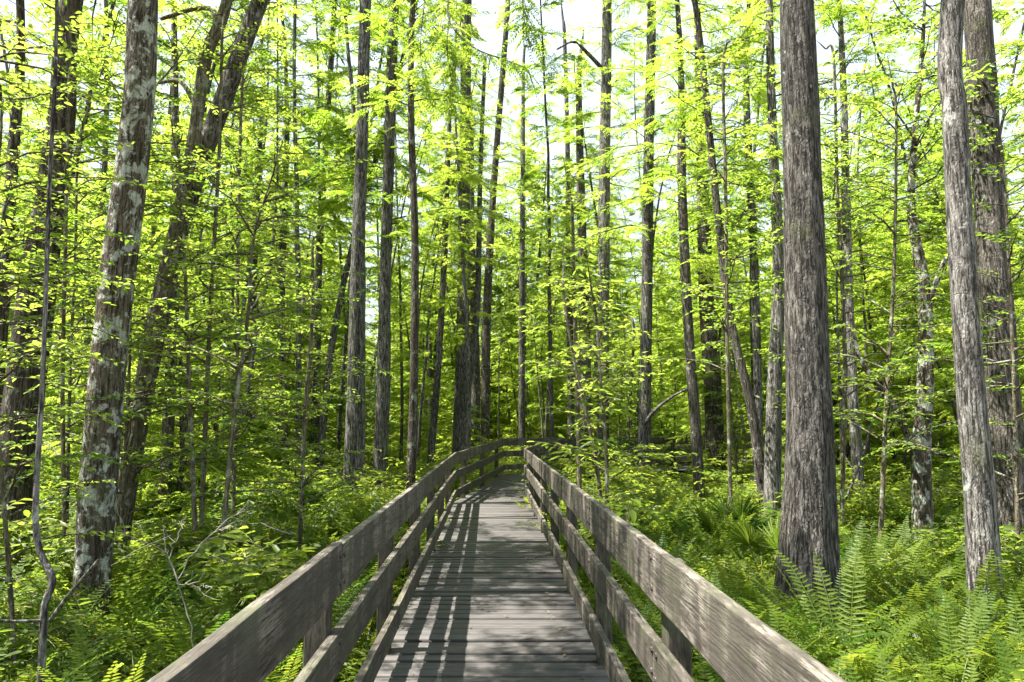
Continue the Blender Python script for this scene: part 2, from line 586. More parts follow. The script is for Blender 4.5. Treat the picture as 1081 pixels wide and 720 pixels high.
def trunk_mb(rng, path, rad, sides=14, flare=.45, flute=.12, lumpy=.06, nfl=None, fh=.55):
    mb = MB()
    lf = lump(rng, lumpy * .6)
    nfl = nfl or int(rng.integers(4, 7))
    ph = rng.uniform(0, 6.28)
    z0 = path[0, 2]

    def shp(p, a):
        e = np.exp(-np.maximum(p[:, 2:3] - z0, 0) / fh)
        return 1 + flare * e + flute * (e * 1.4 + .12) * np.cos(nfl * a[None] + ph) + lf(p, a)
    tube(mb, path, rad, sides, 0, shp)
    return mb


def axis_of(path):
    z = path[:, 2]
    return lambda h: (np.interp(h, z, path[:, 0]), np.interp(h, z, path[:, 1]))


def make_tree(name, label, pts, Y, bark, H=16., crown=None, group=None, cat='tree', seed=1, sides=16, rings=60,
              flare=.45, flute=.12, lumpy=.06, leaf=None, fh=.55, limbs=(), lean_y=0., nfl=None):
    """pts: (px, py, width_px) from the bottom up, as the photo shows the trunk, Y metres ahead."""
    rng = np.random.default_rng(seed)
    P, W = [], []
    for i, (px, py, w) in enumerate(pts):
        p, k = at(px, py, Y + lean_y * i / max(1, len(pts) - 1))
        P.append(p)
        W.append(w * k / 2 / math.sqrt(1 + ((px - 540.5) / F) ** 2))
    P, W = np.array(P), np.array(W)
    # carry on down to the ground and up to the top
    if P[0, 2] > -.1:
        d = (P[0] - P[1]) / max(P[1, 2] - P[0, 2], .1)
        P = np.vstack([P[0] + d * .8 * (P[0, 2] + .1), P]); P[0, 2] = -.1
        W = np.concatenate([[W[0]], W])
    if P[-1, 2] < H:
        d = (P[-1] - P[-2]) / (P[-1, 2] - P[-2, 2])
        dz = H - P[-1, 2]
        sway = np.array([rng.normal(0, .15), rng.normal(0, .15), 0])
        P = np.vstack([P, P[-1] + d * dz * .5 + sway, P[-1] + d * dz * .8 + 2 * sway])
        P[-2, 2] = H - dz * .5; P[-1, 2] = H
        W = np.concatenate([W, [W[-1] * .65, W[-1] * .15]])
    base = np.array([P[0, 0], P[0, 1], 0.])
    P = P - base
    path = smooth_path(np.column_stack([P, W]), rings)
    rad = np.maximum(path[:, 3], .004)
    path = path[:, :3]
    # the photo's widths already hold the flare
    e = np.exp(-np.maximum(path[:, 2] + .1, 0) / fh)
    rad = rad / (1 + flare * e * .75)
    wood = trunk_mb(rng, path, rad, sides, flare, flute, lumpy, nfl, fh)
    root = link(name, None)
    root.location = base
    tag(root, label, cat, group)
    for lp in limbs:
        q = []
        for (px, py, w, dy) in lp:
            p, k = at(px, py, Y + dy)
            q.append([*(p - base), w * k / 2])
        q = smooth_path(q, 12)
        tube(wood, q[:, :3], q[:, 3], 7)
    if crown:
        kind = crown.pop('kind', 'cypress')
        ax = axis_of(path)
        gen = cypress_crown if kind == 'cypress' else broad_crown
        lf = gen(np.random.default_rng(seed + 50), ax, wood=wood, **crown)
        link('crown', lf.mesh('crown', [leaf or (L_CYP if kind == 'cypress' else L_BROAD)]), root)
    link('trunk', wood.mesh('trunk', [BARK[bark]], True), root)
    return root


LEAN = np.random.default_rng(31)


def copy_tree(src, loc, rz, sc, label=None, group=None):
    c = src.copy()
    COL.objects.link(c)
    c.location = loc
    c.rotation_euler = (LEAN.normal(0, .035), LEAN.normal(0, .035), rz)
    c.scale = (sc[0], sc[0], sc[1])
    if label: c['label'] = label
    if group: c['group'] = group
    for ch in src.children:
        d = ch.copy()
        COL.objects.link(d)
        d.parent = c
        if ch.children:
            for g in ch.children:
                h = g.copy(); COL.objects.link(h); h.parent = d
    return c


# ------------------------------------------------------------------ boardwalk
LEFT = [(-.585, -1.6), (-1.16, 14.2), (-.21, 20.5), (1.94, 21.9), (5.0, 24.), (8.0, 29.), (16., 32.5)]
RIGHT = [(.70, -1.6), (.29, 15.6), (1.36, 19.3), (2.8, 20.5), (5.9, 22.8), (9.3, 27.9), (16.4, 31.)]
STATIONS = [((-.585, -1.6), (.70, -1.6)), ((-1.16, 14.2), (.33, 14.2)), ((-.68, 17.4), (.29, 15.6)), ((-.21, 20.5), (1.36, 19.3)),
            ((1.94, 21.9), (2.8, 20.5)), ((5.0, 24.), (5.9, 22.8)), ((8.0, 29.), (9.3, 27.9)), ((16., 32.5), (16.4, 31.))]


def rise(y):
    t = min(1., max(0., (y - 13.5) / 7.))
    return .2 * t * t * (3 - 2 * t)


def board_mesh(L, h, t, mat, rng, bolts=(), bow=.004):
    """A timber along local X (0..L), t thick in Y, h tall in Z, worn edges, bolt heads on the -Y face."""
    bm = bmesh.new()
    n = max(2, int(L / .35))
    ring = [(-t / 2, -h / 2), (t / 2, -h / 2), (t / 2, h / 2), (-t / 2, h / 2)]
    prev = None
    for i in range(n + 1):
        x = L * i / n
        dz, dy = rng.normal(0, bow * .5), rng.normal(0, bow * .5)
        cur = [bm.verts.new((x, y + dy, z + dz)) for y, z in ring]
        if prev:
            for k in range(4):
                bm.faces.new((prev[k], prev[(k + 1) % 4], cur[(k + 1) % 4], cur[k]))
        else:
            bm.faces.new(cur[::-1])
        prev = cur
    bm.faces.new(prev)
    bm.normal_update()
    long_e = [e for e in bm.edges if len(e.link_faces) == 2 and e.calc_face_angle() > .9]
    bmesh.ops.bevel(bm, geom=long_e, offset=.005, segments=2, affect='EDGES', profile=.6)
    for f in bm.faces:
        f.smooth = False
    for (x, z) in bolts:
        r = bmesh.ops.create_cone(bm, cap_ends=True, segments=8, radius1=.015, radius2=.011, depth=.009)
        for v in r['verts']:
            y = v.co.z
            v.co = Vector((x + v.co.x, -t / 2 - .003 - y, z + v.co.y))
        for f in {f for v in r['verts'] for f in v.link_faces}:
            f.material_index = 1
    bmesh.ops.recalc_face_normals(bm, faces=bm.faces)
    me = bpy.data.meshes.new('board')
    bm.to_mesh(me)
    bm.free()
    me.materials.append(mat)
    me.materials.append(BOLT)
    return me


def post_mesh(H, w, d):
    bm = bmesh.new()
    prof = [(0, 1.), (H - .03, 1.), (H, .72)]
    prev = None
    for z, s in prof:
        cur = [bm.verts.new((x * w / 2 * s, y * d / 2 * s, z)) for x, y in ((-1, -1), (1, -1), (1, 1), (-1, 1))]
        if prev:
            for k in range(4):
                bm.faces.new((prev[k], prev[(k + 1) % 4], cur[(k + 1) % 4], cur[k]))
        prev = cur
    bm.faces.new(prev)
    bm.normal_update()
    ed = [e for e in bm.edges if abs(e.verts[0].co.z - e.verts[1].co.z) > .2]
    bmesh.ops.bevel(bm, geom=ed, offset=.006, segments=1, affect='EDGES')
    # grain runs along X in the timber material, so the mesh lies down and the object stands it up
    for v in bm.verts:
        x, y, z = v.co
        v.co = (z, y, -x)
    me = bpy.data.meshes.new('post')
    bm.to_mesh(me)
    bm.free()
    me.materials.append(WOOD_POST)
    return me


def build_boardwalk():
    rng = np.random.default_rng(11)
    root = tag(link('boardwalk', None, None, (0, 0, 0)), 'weathered grey timber boardwalk with three-rail railings bending away into the forest', 'boardwalk')
    # deck: planks across
    mb = MB()
    run = []
    for (l0, r0), (l1, r1) in zip(STATIONS[:-1], STATIONS[1:]):
        l0, r0, l1, r1 = map(np.array, (l0, r0, l1, r1))
        ln = max(np.linalg.norm(l1 - l0), np.linalg.norm(r1 - r0))
        n = max(2, int(round(ln / .149)))
        for i in range(n):
            run.append((l0 + (l1 - l0) * i / n, r0 + (r1 - r0) * i / n, l0 + (l1 - l0) * (i + 1) / n, r0 + (r1 - r0) * (i + 1) / n))
    for i, (a, b, c, d) in enumerate(run):
        ex = norm(b - a) * (.13 + rng.uniform(-.012, .012))
        ga, gb = .062, .938
        A, B = a - ex, b + ex
        C, D = c - ex, d + ex
        q = [A + (C - A) * ga, B + (D - B) * ga, B + (D - B) * gb, A + (C - A) * gb]
        z = DECK + rng.normal(0, .0035)
        tilt_ = rng.normal(0, .0015, 4)
        t = .038
        bev = .007
        top_in = []
        cen = sum(q) / 4
        ax_ = norm(np.array(q[3]) - q[0]); ay_ = norm(np.array(q[1]) - q[0])
        v = []
        for k, pnt in enumerate(q):
            v.append([*pnt, z - t + rise(pnt[1])])
        for k, pnt in enumerate(q):
            v.append([*pnt, z - bev + tilt_[k] + rise(pnt[1])])
        sg = [(1, 1), (1, -1), (-1, -1), (-1, 1)]
        for k, pnt in enumerate(q):
            s = pnt + ax_ * bev * sg[k][0] + ay_ * bev * sg[k][1]
            v.append([*s, z + tilt_[k] + rise(s[1])])
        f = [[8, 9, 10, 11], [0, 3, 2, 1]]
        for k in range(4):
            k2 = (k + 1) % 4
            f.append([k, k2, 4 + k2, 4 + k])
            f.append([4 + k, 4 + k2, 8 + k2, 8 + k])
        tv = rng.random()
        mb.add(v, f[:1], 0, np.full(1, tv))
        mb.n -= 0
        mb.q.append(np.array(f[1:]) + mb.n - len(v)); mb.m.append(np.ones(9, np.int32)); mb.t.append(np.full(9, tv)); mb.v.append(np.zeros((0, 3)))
        for end in (A + ax_ * .035 + (B - A) * .13, A + ax_ * .105 + (B - A) * .125, B + ax_ * .035 - (B - A) * .13, B + ax_ * .105 - (B - A) * .125):
            c_ = np.array([*(end + rng.normal(0, .004, 2)), z + .003 + rise(end[1])])
            mb.add(np.array([[-1, 0, 0], [0, -1, 0], [1, 0, 0], [0, 1, 0]]) * .0045 + c_, [[0, 1, 2, 3]], 1)
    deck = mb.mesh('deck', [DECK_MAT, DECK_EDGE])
    link('deck', deck, root)
    # stringers under the deck edges
    for line, off in ((LEFT, .06), (RIGHT, -.06)):
        for (x0, y0), (x1, y1) in zip(line[:-1], line[1:]):
            L = math.hypot(x1 - x0, y1 - y0)
            o = link('stringer', board_mesh(L, .19, .05, WOOD_POST, rng), root, (x0 + off, y0, DECK - .04 - .1 + rise(y0)), math.atan2(y1 - y0, x1 - x0))
            o.rotation_euler.y = -math.atan2(rise(y1) - rise(y0), L)
    # railings
    RAILS = (('top_rail', .945, .215), ('middle_rail', .60, .165), ('bottom_rail', .205, .15))
    for side, line in ((1, LEFT), (-1, RIGHT)):
        for si, ((x0, y0), (x1, y1)) in enumerate(zip(line[:-1], line[1:])):
            L = math.hypot(x1 - x0, y1 - y0)
            a = math.atan2(y1 - y0, x1 - x0)
            dx, dy = math.cos(a), math.sin(a)
            nx, ny = -dy * side, dx * side           # outward
            slope = (rise(y1) - rise(y0)) / L
            npost = max(1, int(round(L / 1.95)))
            phase = .35 if si == 0 else .5
            step = L / npost
            spots = [step * (k + phase) for k in range(npost)]
            pm = post_mesh(DECK + .985 + .1, .105, .095)
            for s in spots:
                o = link('post', pm, root)
                o.location = (x0 + dx * s + nx * .072, y0 + dy * s + ny * .072, -.1 + rise(y0) + (rise(y1) - rise(y0)) * s / L)
                M = Matrix.Rotation(a + (math.pi if side > 0 else 0), 4, 'Z') @ Matrix.Rotation(-math.pi / 2, 4, 'Y')
                o.rotation_euler = M.to_euler()
                o.scale = (1 + rng.normal(0, .006), 1, 1)
            for name, zc, h in RAILS:
                # boards butt over posts, every second post, staggered
                cuts = [0.]
                if L > 5:
                    k = 1 if name == 'top_rail' else (0 if name == 'middle_rail' else 1)
                    k += (1 if side > 0 else 0)
                    while k < npost - 0:
                        if spots[k] > .8 and L - spots[k] > .8: cuts.append(spots[k])
                        k += 2
                cuts.append(L)
                for c0, c1 in zip(cuts[:-1], cuts[1:]):
                    bl = c1 - c0 - (.004 if c1 < L else 0.)
                    bolts = []
                    for s in spots:
                        if c0 - .01 <= s <= c1 + .01:
                            for zz in (-h * .27, h * .27):
                                xx = min(max(s - c0, .035), bl - .035)
                                bolts.append((xx + rng.normal(0, .006), zz + rng.normal(0, .006)))
                    if side < 0: bolts = [(bl - x, z) for x, z in bolts]
                    if y0 + dy * c0 > 12: bolts = []
                    o = link(name, board_mesh(bl, h, .042, WOOD_RAIL, rng, bolts, .003), root)
                    if side > 0:      # bolted faces look inward
                        o.location = (x0 + dx * c0, y0 + dy * c0, DECK + zc + rng.normal(0, .004) + rise(y0) + slope * c0)
                        o.rotation_euler = (0, rng.normal(0, .0015) - slope, a)
                    else:
                        o.location = (x0 + dx * (c0 + bl), y0 + dy * (c0 + bl), DECK + zc + rng.normal(0, .004) + rise(y0) + slope * (c0 + bl))
                        o.rotation_euler = (0, rng.normal(0, .0015) + slope, a + math.pi)
    return root


def deck_material():
    m, nt, out = new_mat('deck_planks')
    at_ = N(nt, 'ShaderNodeAttribute'); at_.attribute_name = 'tint'
    tc = N(nt, 'ShaderNodeTexCoord')
    cmb = N(nt, 'ShaderNodeCombineXYZ')
    nt.links.new(math_(nt, 'MULTIPLY', at_.outputs['Fac'], 53.), cmb.inputs[0])
    nt.links.new(math_(nt, 'MULTIPLY', at_.outputs['Fac'], 31.), cmb.inputs[2])
    av = N(nt, 'ShaderNodeVectorMath', operation='ADD')
    nt.links.new(tc.outputs['Object'], av.inputs[0])
    nt.links.new(cmb.outputs[0], av.inputs[1])
    mp = N(nt, 'ShaderNodeMapping'); mp.inputs['Scale'].default_value = (.06, 1, 1)
    nt.links.new(av.outputs[0], mp.inputs['Vector'])
    g = mp.outputs[0]
    fib = noise(nt, g, 120., 5., .7)
    fib2 = noise(nt, g, 30., 4., .6)
    bl = noise(nt, tc.outputs['Object'], 2.2, 5., .65)
    c = mixc(nt, ramp(nt, fib2, [(.3, 0.), (.7, 1.)]), (.055, .051, .050), (.122, .114, .111))
    c = mixc(nt, ramp(nt, fib, [(.36, .7), (.56, 0.)]), c, (.030, .027, .026))
    c = mixc(nt, ramp(nt, at_.outputs['Fac'], [(0., .45), (.6, 0.)]), c, (.075, .067, .064))
    c = mixc(nt, ramp(nt, at_.outputs['Fac'], [(.75, .0), (1., .3)]), c, (.19, .175, .165))
    c = mixc(nt, ramp(nt, bl, [(.48, 0.), (.72, .55)]), c, (.062, .056, .054))
    sp = noise(nt, tc.outputs['Object'], 38., 3., .6)
    c = mixc(nt, ramp(nt, sp, [(.69, 0.), (.73, .7)]), c, (.16, .115, .06))
    p = N(nt, 'ShaderNodeBsdfPrincipled')
    nt.links.new(c, p.inputs['Base Color'])
    p.inputs['Roughness'].default_value = .75
    p.inputs['Specular IOR Level'].default_value = .35
    b = N(nt, 'ShaderNodeBump')
    b.inputs['Strength'].default_value = .5; b.inputs['Distance'].default_value = .005
    nt.links.new(fib, b.inputs['Height'])
    nt.links.new(b.outputs[0], p.inputs['Normal'])
    nt.links.new(p.outputs[0], out.inputs[0])
    return m


DECK_MAT = deck_material()
DECK_EDGE = plain_mat('grimy_shaded_plank_edge', (.012, .011, .010), (.045, .040, .036), 14.)  # plank sides and bevels: grime, plus shade of the gaps put into the colour
build_boardwalk()


def dist_walk(x, y):
    """Distance from the walkway's middle line, less its half width."""
    best = np.full(np.shape(x), 1e9)
    mids = [((a[0] + b[0]) / 2, (a[1] + b[1]) / 2) for a, b in STATIONS]
    for (x0, y0), (x1, y1) in zip(mids[:-1], mids[1:]):
        dx, dy = x1 - x0, y1 - y0
        t = np.clip(((x - x0) * dx + (y - y0) * dy) / (dx * dx + dy * dy), 0, 1)
        best = np.minimum(best, np.hypot(x - x0 - t * dx, y - y0 - t * dy))
    return best - .8


# ------------------------------------------------------------------ ground and sky
def build_ground():
    rng = np.random.default_rng(5)
    mb = MB()
    xs = np.concatenate([[-600, -200, -80], np.linspace(-40, 40, 121), [80, 200, 600]])
    ys = np.concatenate([[-400, -80, -20], np.linspace(-6, 70, 115), [110, 250, 700]])
    X, Y = np.meshgrid(xs, ys)
    Z = .05 * np.sin(X * .9 + 1.3 * np.sin(Y * .6)) + .05 * np.sin(Y * 1.1 + X * .5) + rng.normal(0, .018, X.shape) - .04
    nx = len(xs)
    i = np.arange(len(ys) - 1)[:, None] * nx + np.arange(nx - 1)[None]
    q = np.stack([i, i + 1, i + nx + 1, i + nx], -1).reshape(-1, 4)
    mb.add(np.stack([X, Y, Z], -1).reshape(-1, 3), q)
    m, nt, out = new_mat('forest_floor')
    tc = N(nt, 'ShaderNodeTexCoord')
    v = tc.outputs['Object']
    a = noise(nt, v, 14., 6., .7)
    b_ = noise(nt, v, .8, 4.)
    vo = N(nt, 'ShaderNodeTexVoronoi'); vo.inputs['Scale'].default_value = 22.
    nt.links.new(v, vo.inputs['Vector'])
    c = mixc(nt, ramp(nt, a, [(.35, 0.), (.65, 1.)]), (.045, .032, .018), (.16, .115, .062))
    c = mixc(nt, ramp(nt, vo.outputs['Color'], [(.55, 0.), (.75, .7)]), c, (.20, .14, .075))
    c = mixc(nt, ramp(nt, b_, [(.45, 0.), (.6, .65)]), c, (.05, .075, .018))
    p = N(nt, 'ShaderNodeBsdfPrincipled')
    nt.links.new(c, p.inputs['Base Color']); p.inputs['Roughness'].default_value = .95
    bp = N(nt, 'ShaderNodeBump'); bp.inputs['Strength'].default_value = .8; bp.inputs['Distance'].default_value = .04
    nt.links.new(a, bp.inputs['Height']); nt.links.new(bp.outputs[0], p.inputs['Normal'])
    nt.links.new(p.outputs[0], out.inputs[0])
    tag(link('ground', mb.mesh('ground', [m], True)), 'dark leaf litter of the swamp forest floor under the ferns', 'ground', kind='structure')


build_ground()

SUN_EL, SUN_AZ = R(65), R(-100)          # azimuth from +Y (camera forward) towards +X; the sun stands to the left, a little behind
w = bpy.data.worlds.new('World')
SC.world = w
w.use_nodes = True
nt = w.node_tree
bg = nt.nodes['Background']
sky = N(nt, 'ShaderNodeTexSky', sky_type='NISHITA')
sky.sun_disc = False
sky.sun_elevation = SUN_EL
sky.sun_rotation = SUN_AZ
sky.air_density = 1.1
sky.dust_density = 2.2
# thin bright cloud drawn over the blue
tc = N(nt, 'ShaderNodeTexCoord')
cl = noise(nt, tc.outputs['Generated'], 2.6, 6., .6, .4)
cloud = mixc(nt, ramp(nt, cl, [(.28, .75), (.48, 1.)]), sky.outputs[0], (5.9, 6.9, 7.9))
nt.links.new(cloud, bg.inputs[0])
bg.inputs[1].default_value = .046

sd = bpy.data.lights.new('sun', 'SUN')
sd.energy = 5.0
sd.angle = R(.53)
sd.color = (1., .95, .86)
so = bpy.data.objects.new('sun', sd)
COL.objects.link(so)
sv = Vector((math.sin(SUN_AZ) * math.cos(SUN_EL), math.cos(SUN_AZ) * math.cos(SUN_EL), math.sin(SUN_EL)))
so.rotation_euler = sv.to_track_quat('Z', 'Y').to_euler()
so.location = sv * 60

cam = bpy.data.cameras.new('camera')
co = bpy.data.objects.new('camera', cam)
COL.objects.link(co)
co.location = (0, 0, EYE)
co.rotation_euler = (R(90) + TILT, 0, 0)
cam.sensor_width = 36
cam.lens = 36 * F / 1081
cam.clip_end = 2000
SC.camera = co

# ------------------------------------------------------------------ the trees one can tell apart
T = make_tree
CY = lambda h0, h1, R_, nb, **k: dict(h0=h0, h1=h1, Rmax=R_, nb=nb, **k)
HIGH = lambda h0=8., h1=15., R_=2.6, nb=40, **k: CY(h0, h1, R_, int(nb * .6), nl=7, ll=.15, lw=.042, gap=.2, **k)

T('cypress_tree', 'big grey furrowed trunk with a swollen pale base just outside the railing', [(852, 650, 72), (853, 600, 64), (854, 530, 57), (854, 450, 51), (851, 330, 46), (846, 150, 40), (841, 0, 36)], 6.7, 'furrowed', 17, HIGH(9.5, 16, 3., 46), seed=2, sides=48, rings=150, flare=.5, flute=.13, fh=.5, lumpy=.06, nfl=7)
T('cypress_tree', 'straight grey trunk, pale in its upper half, in front of a second thick trunk', [(1044, 670, 42), (1040, 620, 38), (1034, 520, 35), (1024, 400, 32), (1014, 250, 29), (1008, 120, 27), (1006, 0, 26)], 6.2, 'pale', 17, HIGH(10, 16, 2.6, 36), seed=3, sides=36, rings=120, flare=.35, fh=.5)
T('cypress_tree', 'thick brown-grey trunk half hidden behind the paler straight trunk at the edge', [(1068, 530, 40), (1058, 400, 37), (1043, 200, 34), (1031, 0, 30)], 9., 'brown', 17, HIGH(9.5, 16, 2.6, 36), seed=4, sides=32, rings=100, lumpy=.09)
T('swamp_tree', 'mottled trunk with large white lichen patches standing in the ferns', [(92, 690, 46), (98, 600, 43), (108, 460, 42), (123, 300, 39), (142, 150, 36), (151, 0, 33)], 6.2, 'lichen', 16, HIGH(7.5, 15, 3.2, 55), seed=5, sides=36, rings=120, flare=.05, lumpy=.06)
T('swamp_tree', 'dark shaggy trunk leaning in behind the thin crooked sapling', [(8, 560, 44), (36, 330, 42), (62, 150, 31), (76, 0, 25)], 7.6, 'dark', 15, HIGH(8, 14, 3., 40), seed=6, sides=32, rings=110, flare=.2, lumpy=.16)
T('swamp_tree', 'dark trunk leaning strongly over toward the walkway, beside an olive stem', [(140, 480, 23), (168, 330, 23), (200, 205, 22), (236, 105, 20), (275, 0, 17)], 9., 'brown', 13, HIGH(10.5, 13, 1.6, 16), seed=7, sides=24, rings=90, lumpy=.08)
T('swamp_tree', 'slender smooth olive-brown trunk crossing in front of the dark leaning trunk', [(146, 440, 16), (180, 270, 15), (204, 150, 14), (218, 60, 14), (240, 0, 12)], 8.1, 'olive', 11, HIGH(8.6, 11, 1.4, 14), seed=8, sides=20, rings=80, flare=.15,
  limbs=[[(215, 75, 9, 0), (228, 20, 6, .2), (212, 8, 5, .3), (170, 20, 4, .5)], [(206, 110, 6, 0), (190, 86, 5, .2), (165, 88, 3, .4)]])
T('swamp_tree', 'dark upright trunk in shade between the lichen trunk and the ferny hollow', [(176, 480, 14), (180, 400, 13), (184, 300, 12), (186, 200, 10)], 12., 'dark', 13, HIGH(6, 12, 2.2, 26), seed=9, rings=60)
T('swamp_tree', 'dark stem at the very edge of the view, mostly behind leaves', [(-4, 420, 16), (4, 300, 16), (14, 160, 13), (22, 40, 10)], 8.5, 'dark', 12, HIGH(7, 12, 2.4, 26), seed=10, rings=60)
T('cypress_tree', 'straight dark-barked trunk standing closest to the railing among the middle trunks', [(372, 530, 22), (375, 430, 19), (377, 300, 15), (382, 150, 13), (386, 0, 12)], 14., 'grey', 19, CY(11.5, 18, 2., 40), seed=11, sides=24, rings=110, flare=.3)
T('cypress_tree', 'grey trunk wrapped in leafy sprays just beside the straight dark-barked trunk', [(400, 505, 14), (404, 400, 13), (408, 250, 12), (416, 0, 11)], 16., 'grey', 19, CY(6.5, 18, 2., 60), seed=12, sides=20, rings=100, flare=.3)
T7 = T('cypress_tree', 'thin dark stem with a long drooping bough over the walkway', [(434, 500, 10), (437, 400, 9), (438, 250, 8), (434, 120, 7), (436, 0, 6)], 12., 'dark', 13, CY(7.5, 12.5, 1.8, 26), seed=13, sides=14, rings=90)
T('cypress_tree', 'pale grey twin-stemmed trunk rising just past the bend of the railing', [(486, 472, 17), (488, 380, 14), (490, 230, 12), (493, 0, 10)], 24., 'grey', 21, CY(10, 20, 2.2, 50), seed=14, sides=16, rings=90, flare=.5,
  limbs=[[(487, 440, 9, 0), (497, 380, 9, 0), (504, 320, 7, .2), (507, 180, 5, .3), (512, 60, 4, .3)]])
T('cypress_tree', 'dark slim trunk beside the pale twin-stemmed one', [(512, 468, 10), (514, 330, 9), (521, 200, 7), (532, 60, 6), (536, 0, 5)], 27., 'dark', 21, CY(9, 20, 2., 46), seed=15, sides=12, rings=80)
T('cypress_tree', 'reddish dark trunk with leafy low shoots behind the slim dark trunk', [(502, 470, 10), (502, 380, 9), (498, 250, 7), (497, 120, 5)], 29., 'brown', 19, CY(6, 18, 2., 46), seed=16, sides=12, rings=80)
T('cypress_tree', 'slim grey trunk leaning slightly, left of the pale twin-stemmed trunk', [(455, 480, 8), (463, 380, 7), (470, 250, 6), (476, 100, 4)], 22., 'grey', 17, CY(7, 16, 1.8, 40), seed=17, sides=12, rings=80)
T('cypress_tree', 'straight pale trunk with sunlit bark and dangling leaf sprays past the bend', [(636, 530, 14), (637, 400, 12), (638, 200, 12), (641, 0, 10)], 18.5, 'pale', 20, CY(7, 19, 2.3, 55), seed=18, sides=20, rings=110, flare=.4,
  limbs=[[(638, 75, 5, 0), (622, 58, 4, -.4), (606, 44, 3, -.8), (588, 52, 2, -1.)]])
T('cypress_tree', 'straight grey trunk with a crooked side branch near its foot', [(679, 540, 15), (681, 420, 13), (683, 300, 12), (685, 150, 11), (688, 0, 9)], 17., 'grey', 20, CY(6.5, 19, 2.3, 55), seed=19, sides=20, rings=110, flare=.4,
  limbs=[[(676, 455, 5, 0), (690, 435, 4, -.3), (708, 420, 3, -.5), (730, 408, 2, -.7)]])
T('cypress_tree', 'slim two-tone trunk, pale above and dark below, between railing and the big furrowed trunk', [(739, 545, 13), (735, 460, 12), (727, 350, 11), (720, 200, 10), (719, 80, 7)], 15., 'brown', 15, CY(5.5, 14.5, 2.2, 50), seed=20, sides=16, rings=100, flare=.3)
T('cypress_tree', 'broad very dark trunk deep in shade behind the palmetto', [(756, 510, 22), (752, 400, 19), (746, 320, 17), (742, 200, 13)], 20., 'dark', 17, CY(5.5, 16, 2.3, 46), seed=21, sides=14, rings=80)
T('swamp_tree', 'thin curved trunk sweeping across in front of two grey stems', [(806, 520, 13), (793, 430, 11), (770, 330, 9), (755, 200, 8), (742, 70, 7), (733, 0, 6)], 12.5, 'brown', 12, CY(6.5, 11.5, 2., 34), seed=22, sides=14, rings=90, flare=.2)
T('swamp_tree', 'grey stem close behind the big furrowed trunk, smooth and slightly bowed', [(815, 525, 18), (818, 400, 16), (822, 280, 13), (816, 150, 10), (812, 0, 8)], 12., 'pale', 14, CY(6, 13, 2., 40), seed=23, sides=16, rings=90, flare=.2)
T('swamp_tree', 'pale narrow stem between the curved trunk and the big furrowed trunk', [(801, 510, 10), (800, 400, 9), (795, 250, 9), (788, 100, 7)], 15., 'grey', 15, CY(6.5, 14, 2., 40), seed=24, sides=12, rings=80)
T('swamp_tree', 'crooked mottled trunk with a bare bough reaching over the fern bank', [(976, 575, 23), (972, 490, 22), (977, 400, 19), (976, 310, 15), (962, 220, 10), (966, 140, 7)], 10.5, 'lichen', 10, CY(5.2, 9.5, 2.4, 40, kind='broad', ll=.1, lw=.05), seed=25, sides=18, rings=90, lumpy=.12,
  limbs=[[(966, 480, 8, 0), (945, 430, 7, -.2), (925, 405, 6, -.3), (905, 372, 5, -.2), (898, 330, 3, 0)], [(978, 330, 7, 0), (995, 280, 5, -.2), (1006, 270, 4, -.3), (1030, 262, 2, -.4)]])
T('swamp_tree', 'slim pale trunk with peeling bark behind the crooked mottled trunk', [(907, 520, 13), (902, 440, 12), (896, 340, 12), (893, 200, 9), (890, 80, 7)], 14., 'pale', 14, CY(5.5, 13, 2.2, 44), seed=26, sides=14, rings=80)
T('cypress_tree', 'slim grey trunk alone against the bright gap in the canopy', [(334, 480, 9), (336, 300, 8), (341, 190, 7), (350, 60, 6), (354, 0, 5)], 24., 'grey', 20, CY(9, 19, 1.8, 40), seed=27, sides=12, rings=80)
T('cypress_tree', 'pair of thin grey trunks near the leaning dark trunk, the closer one', [(262, 470, 10), (266, 330, 9), (271, 200, 7), (278, 100, 5)], 22., 'grey', 17, CY(7, 16, 2., 40), seed=28, sides=12, rings=80)
T('cypress_tree', 'thin wavy trunk with bare hanging twigs between lean dark trunk and bright gap', [(300, 470, 9), (297, 330, 8), (300, 230, 7), (303, 120, 5), (300, 40, 4)], 20., 'brown', 16, CY(7, 15, 1.9, 40), seed=29, sides=12, rings=80)
T('cypress_tree', 'very thin bare grey pole trunk in the middle of the view beyond the bend', [(551, 458, 7), (551, 300, 6), (552, 180, 5), (553, 60, 3)], 31., 'grey', 21, CY(9, 20, 2., 40), seed=30, sides=10, rings=70)
T('cypress_tree', 'thin trunk rising into the open sky gap, bare at its top', [(603, 455, 8), (601, 300, 7), (599, 150, 5), (596, 40, 4)], 28., 'grey', 21, CY(6, 13, 2., 36), seed=31, sides=10, rings=70)
T('cypress_tree', 'thick dim trunk beyond the bend in shade of the bright saplings', [(617, 460, 16), (617, 340, 12), (613, 200, 9), (611, 80, 6)], 27., 'brown', 19, CY(8, 18, 2.2, 44), seed=32, sides=12, rings=70)

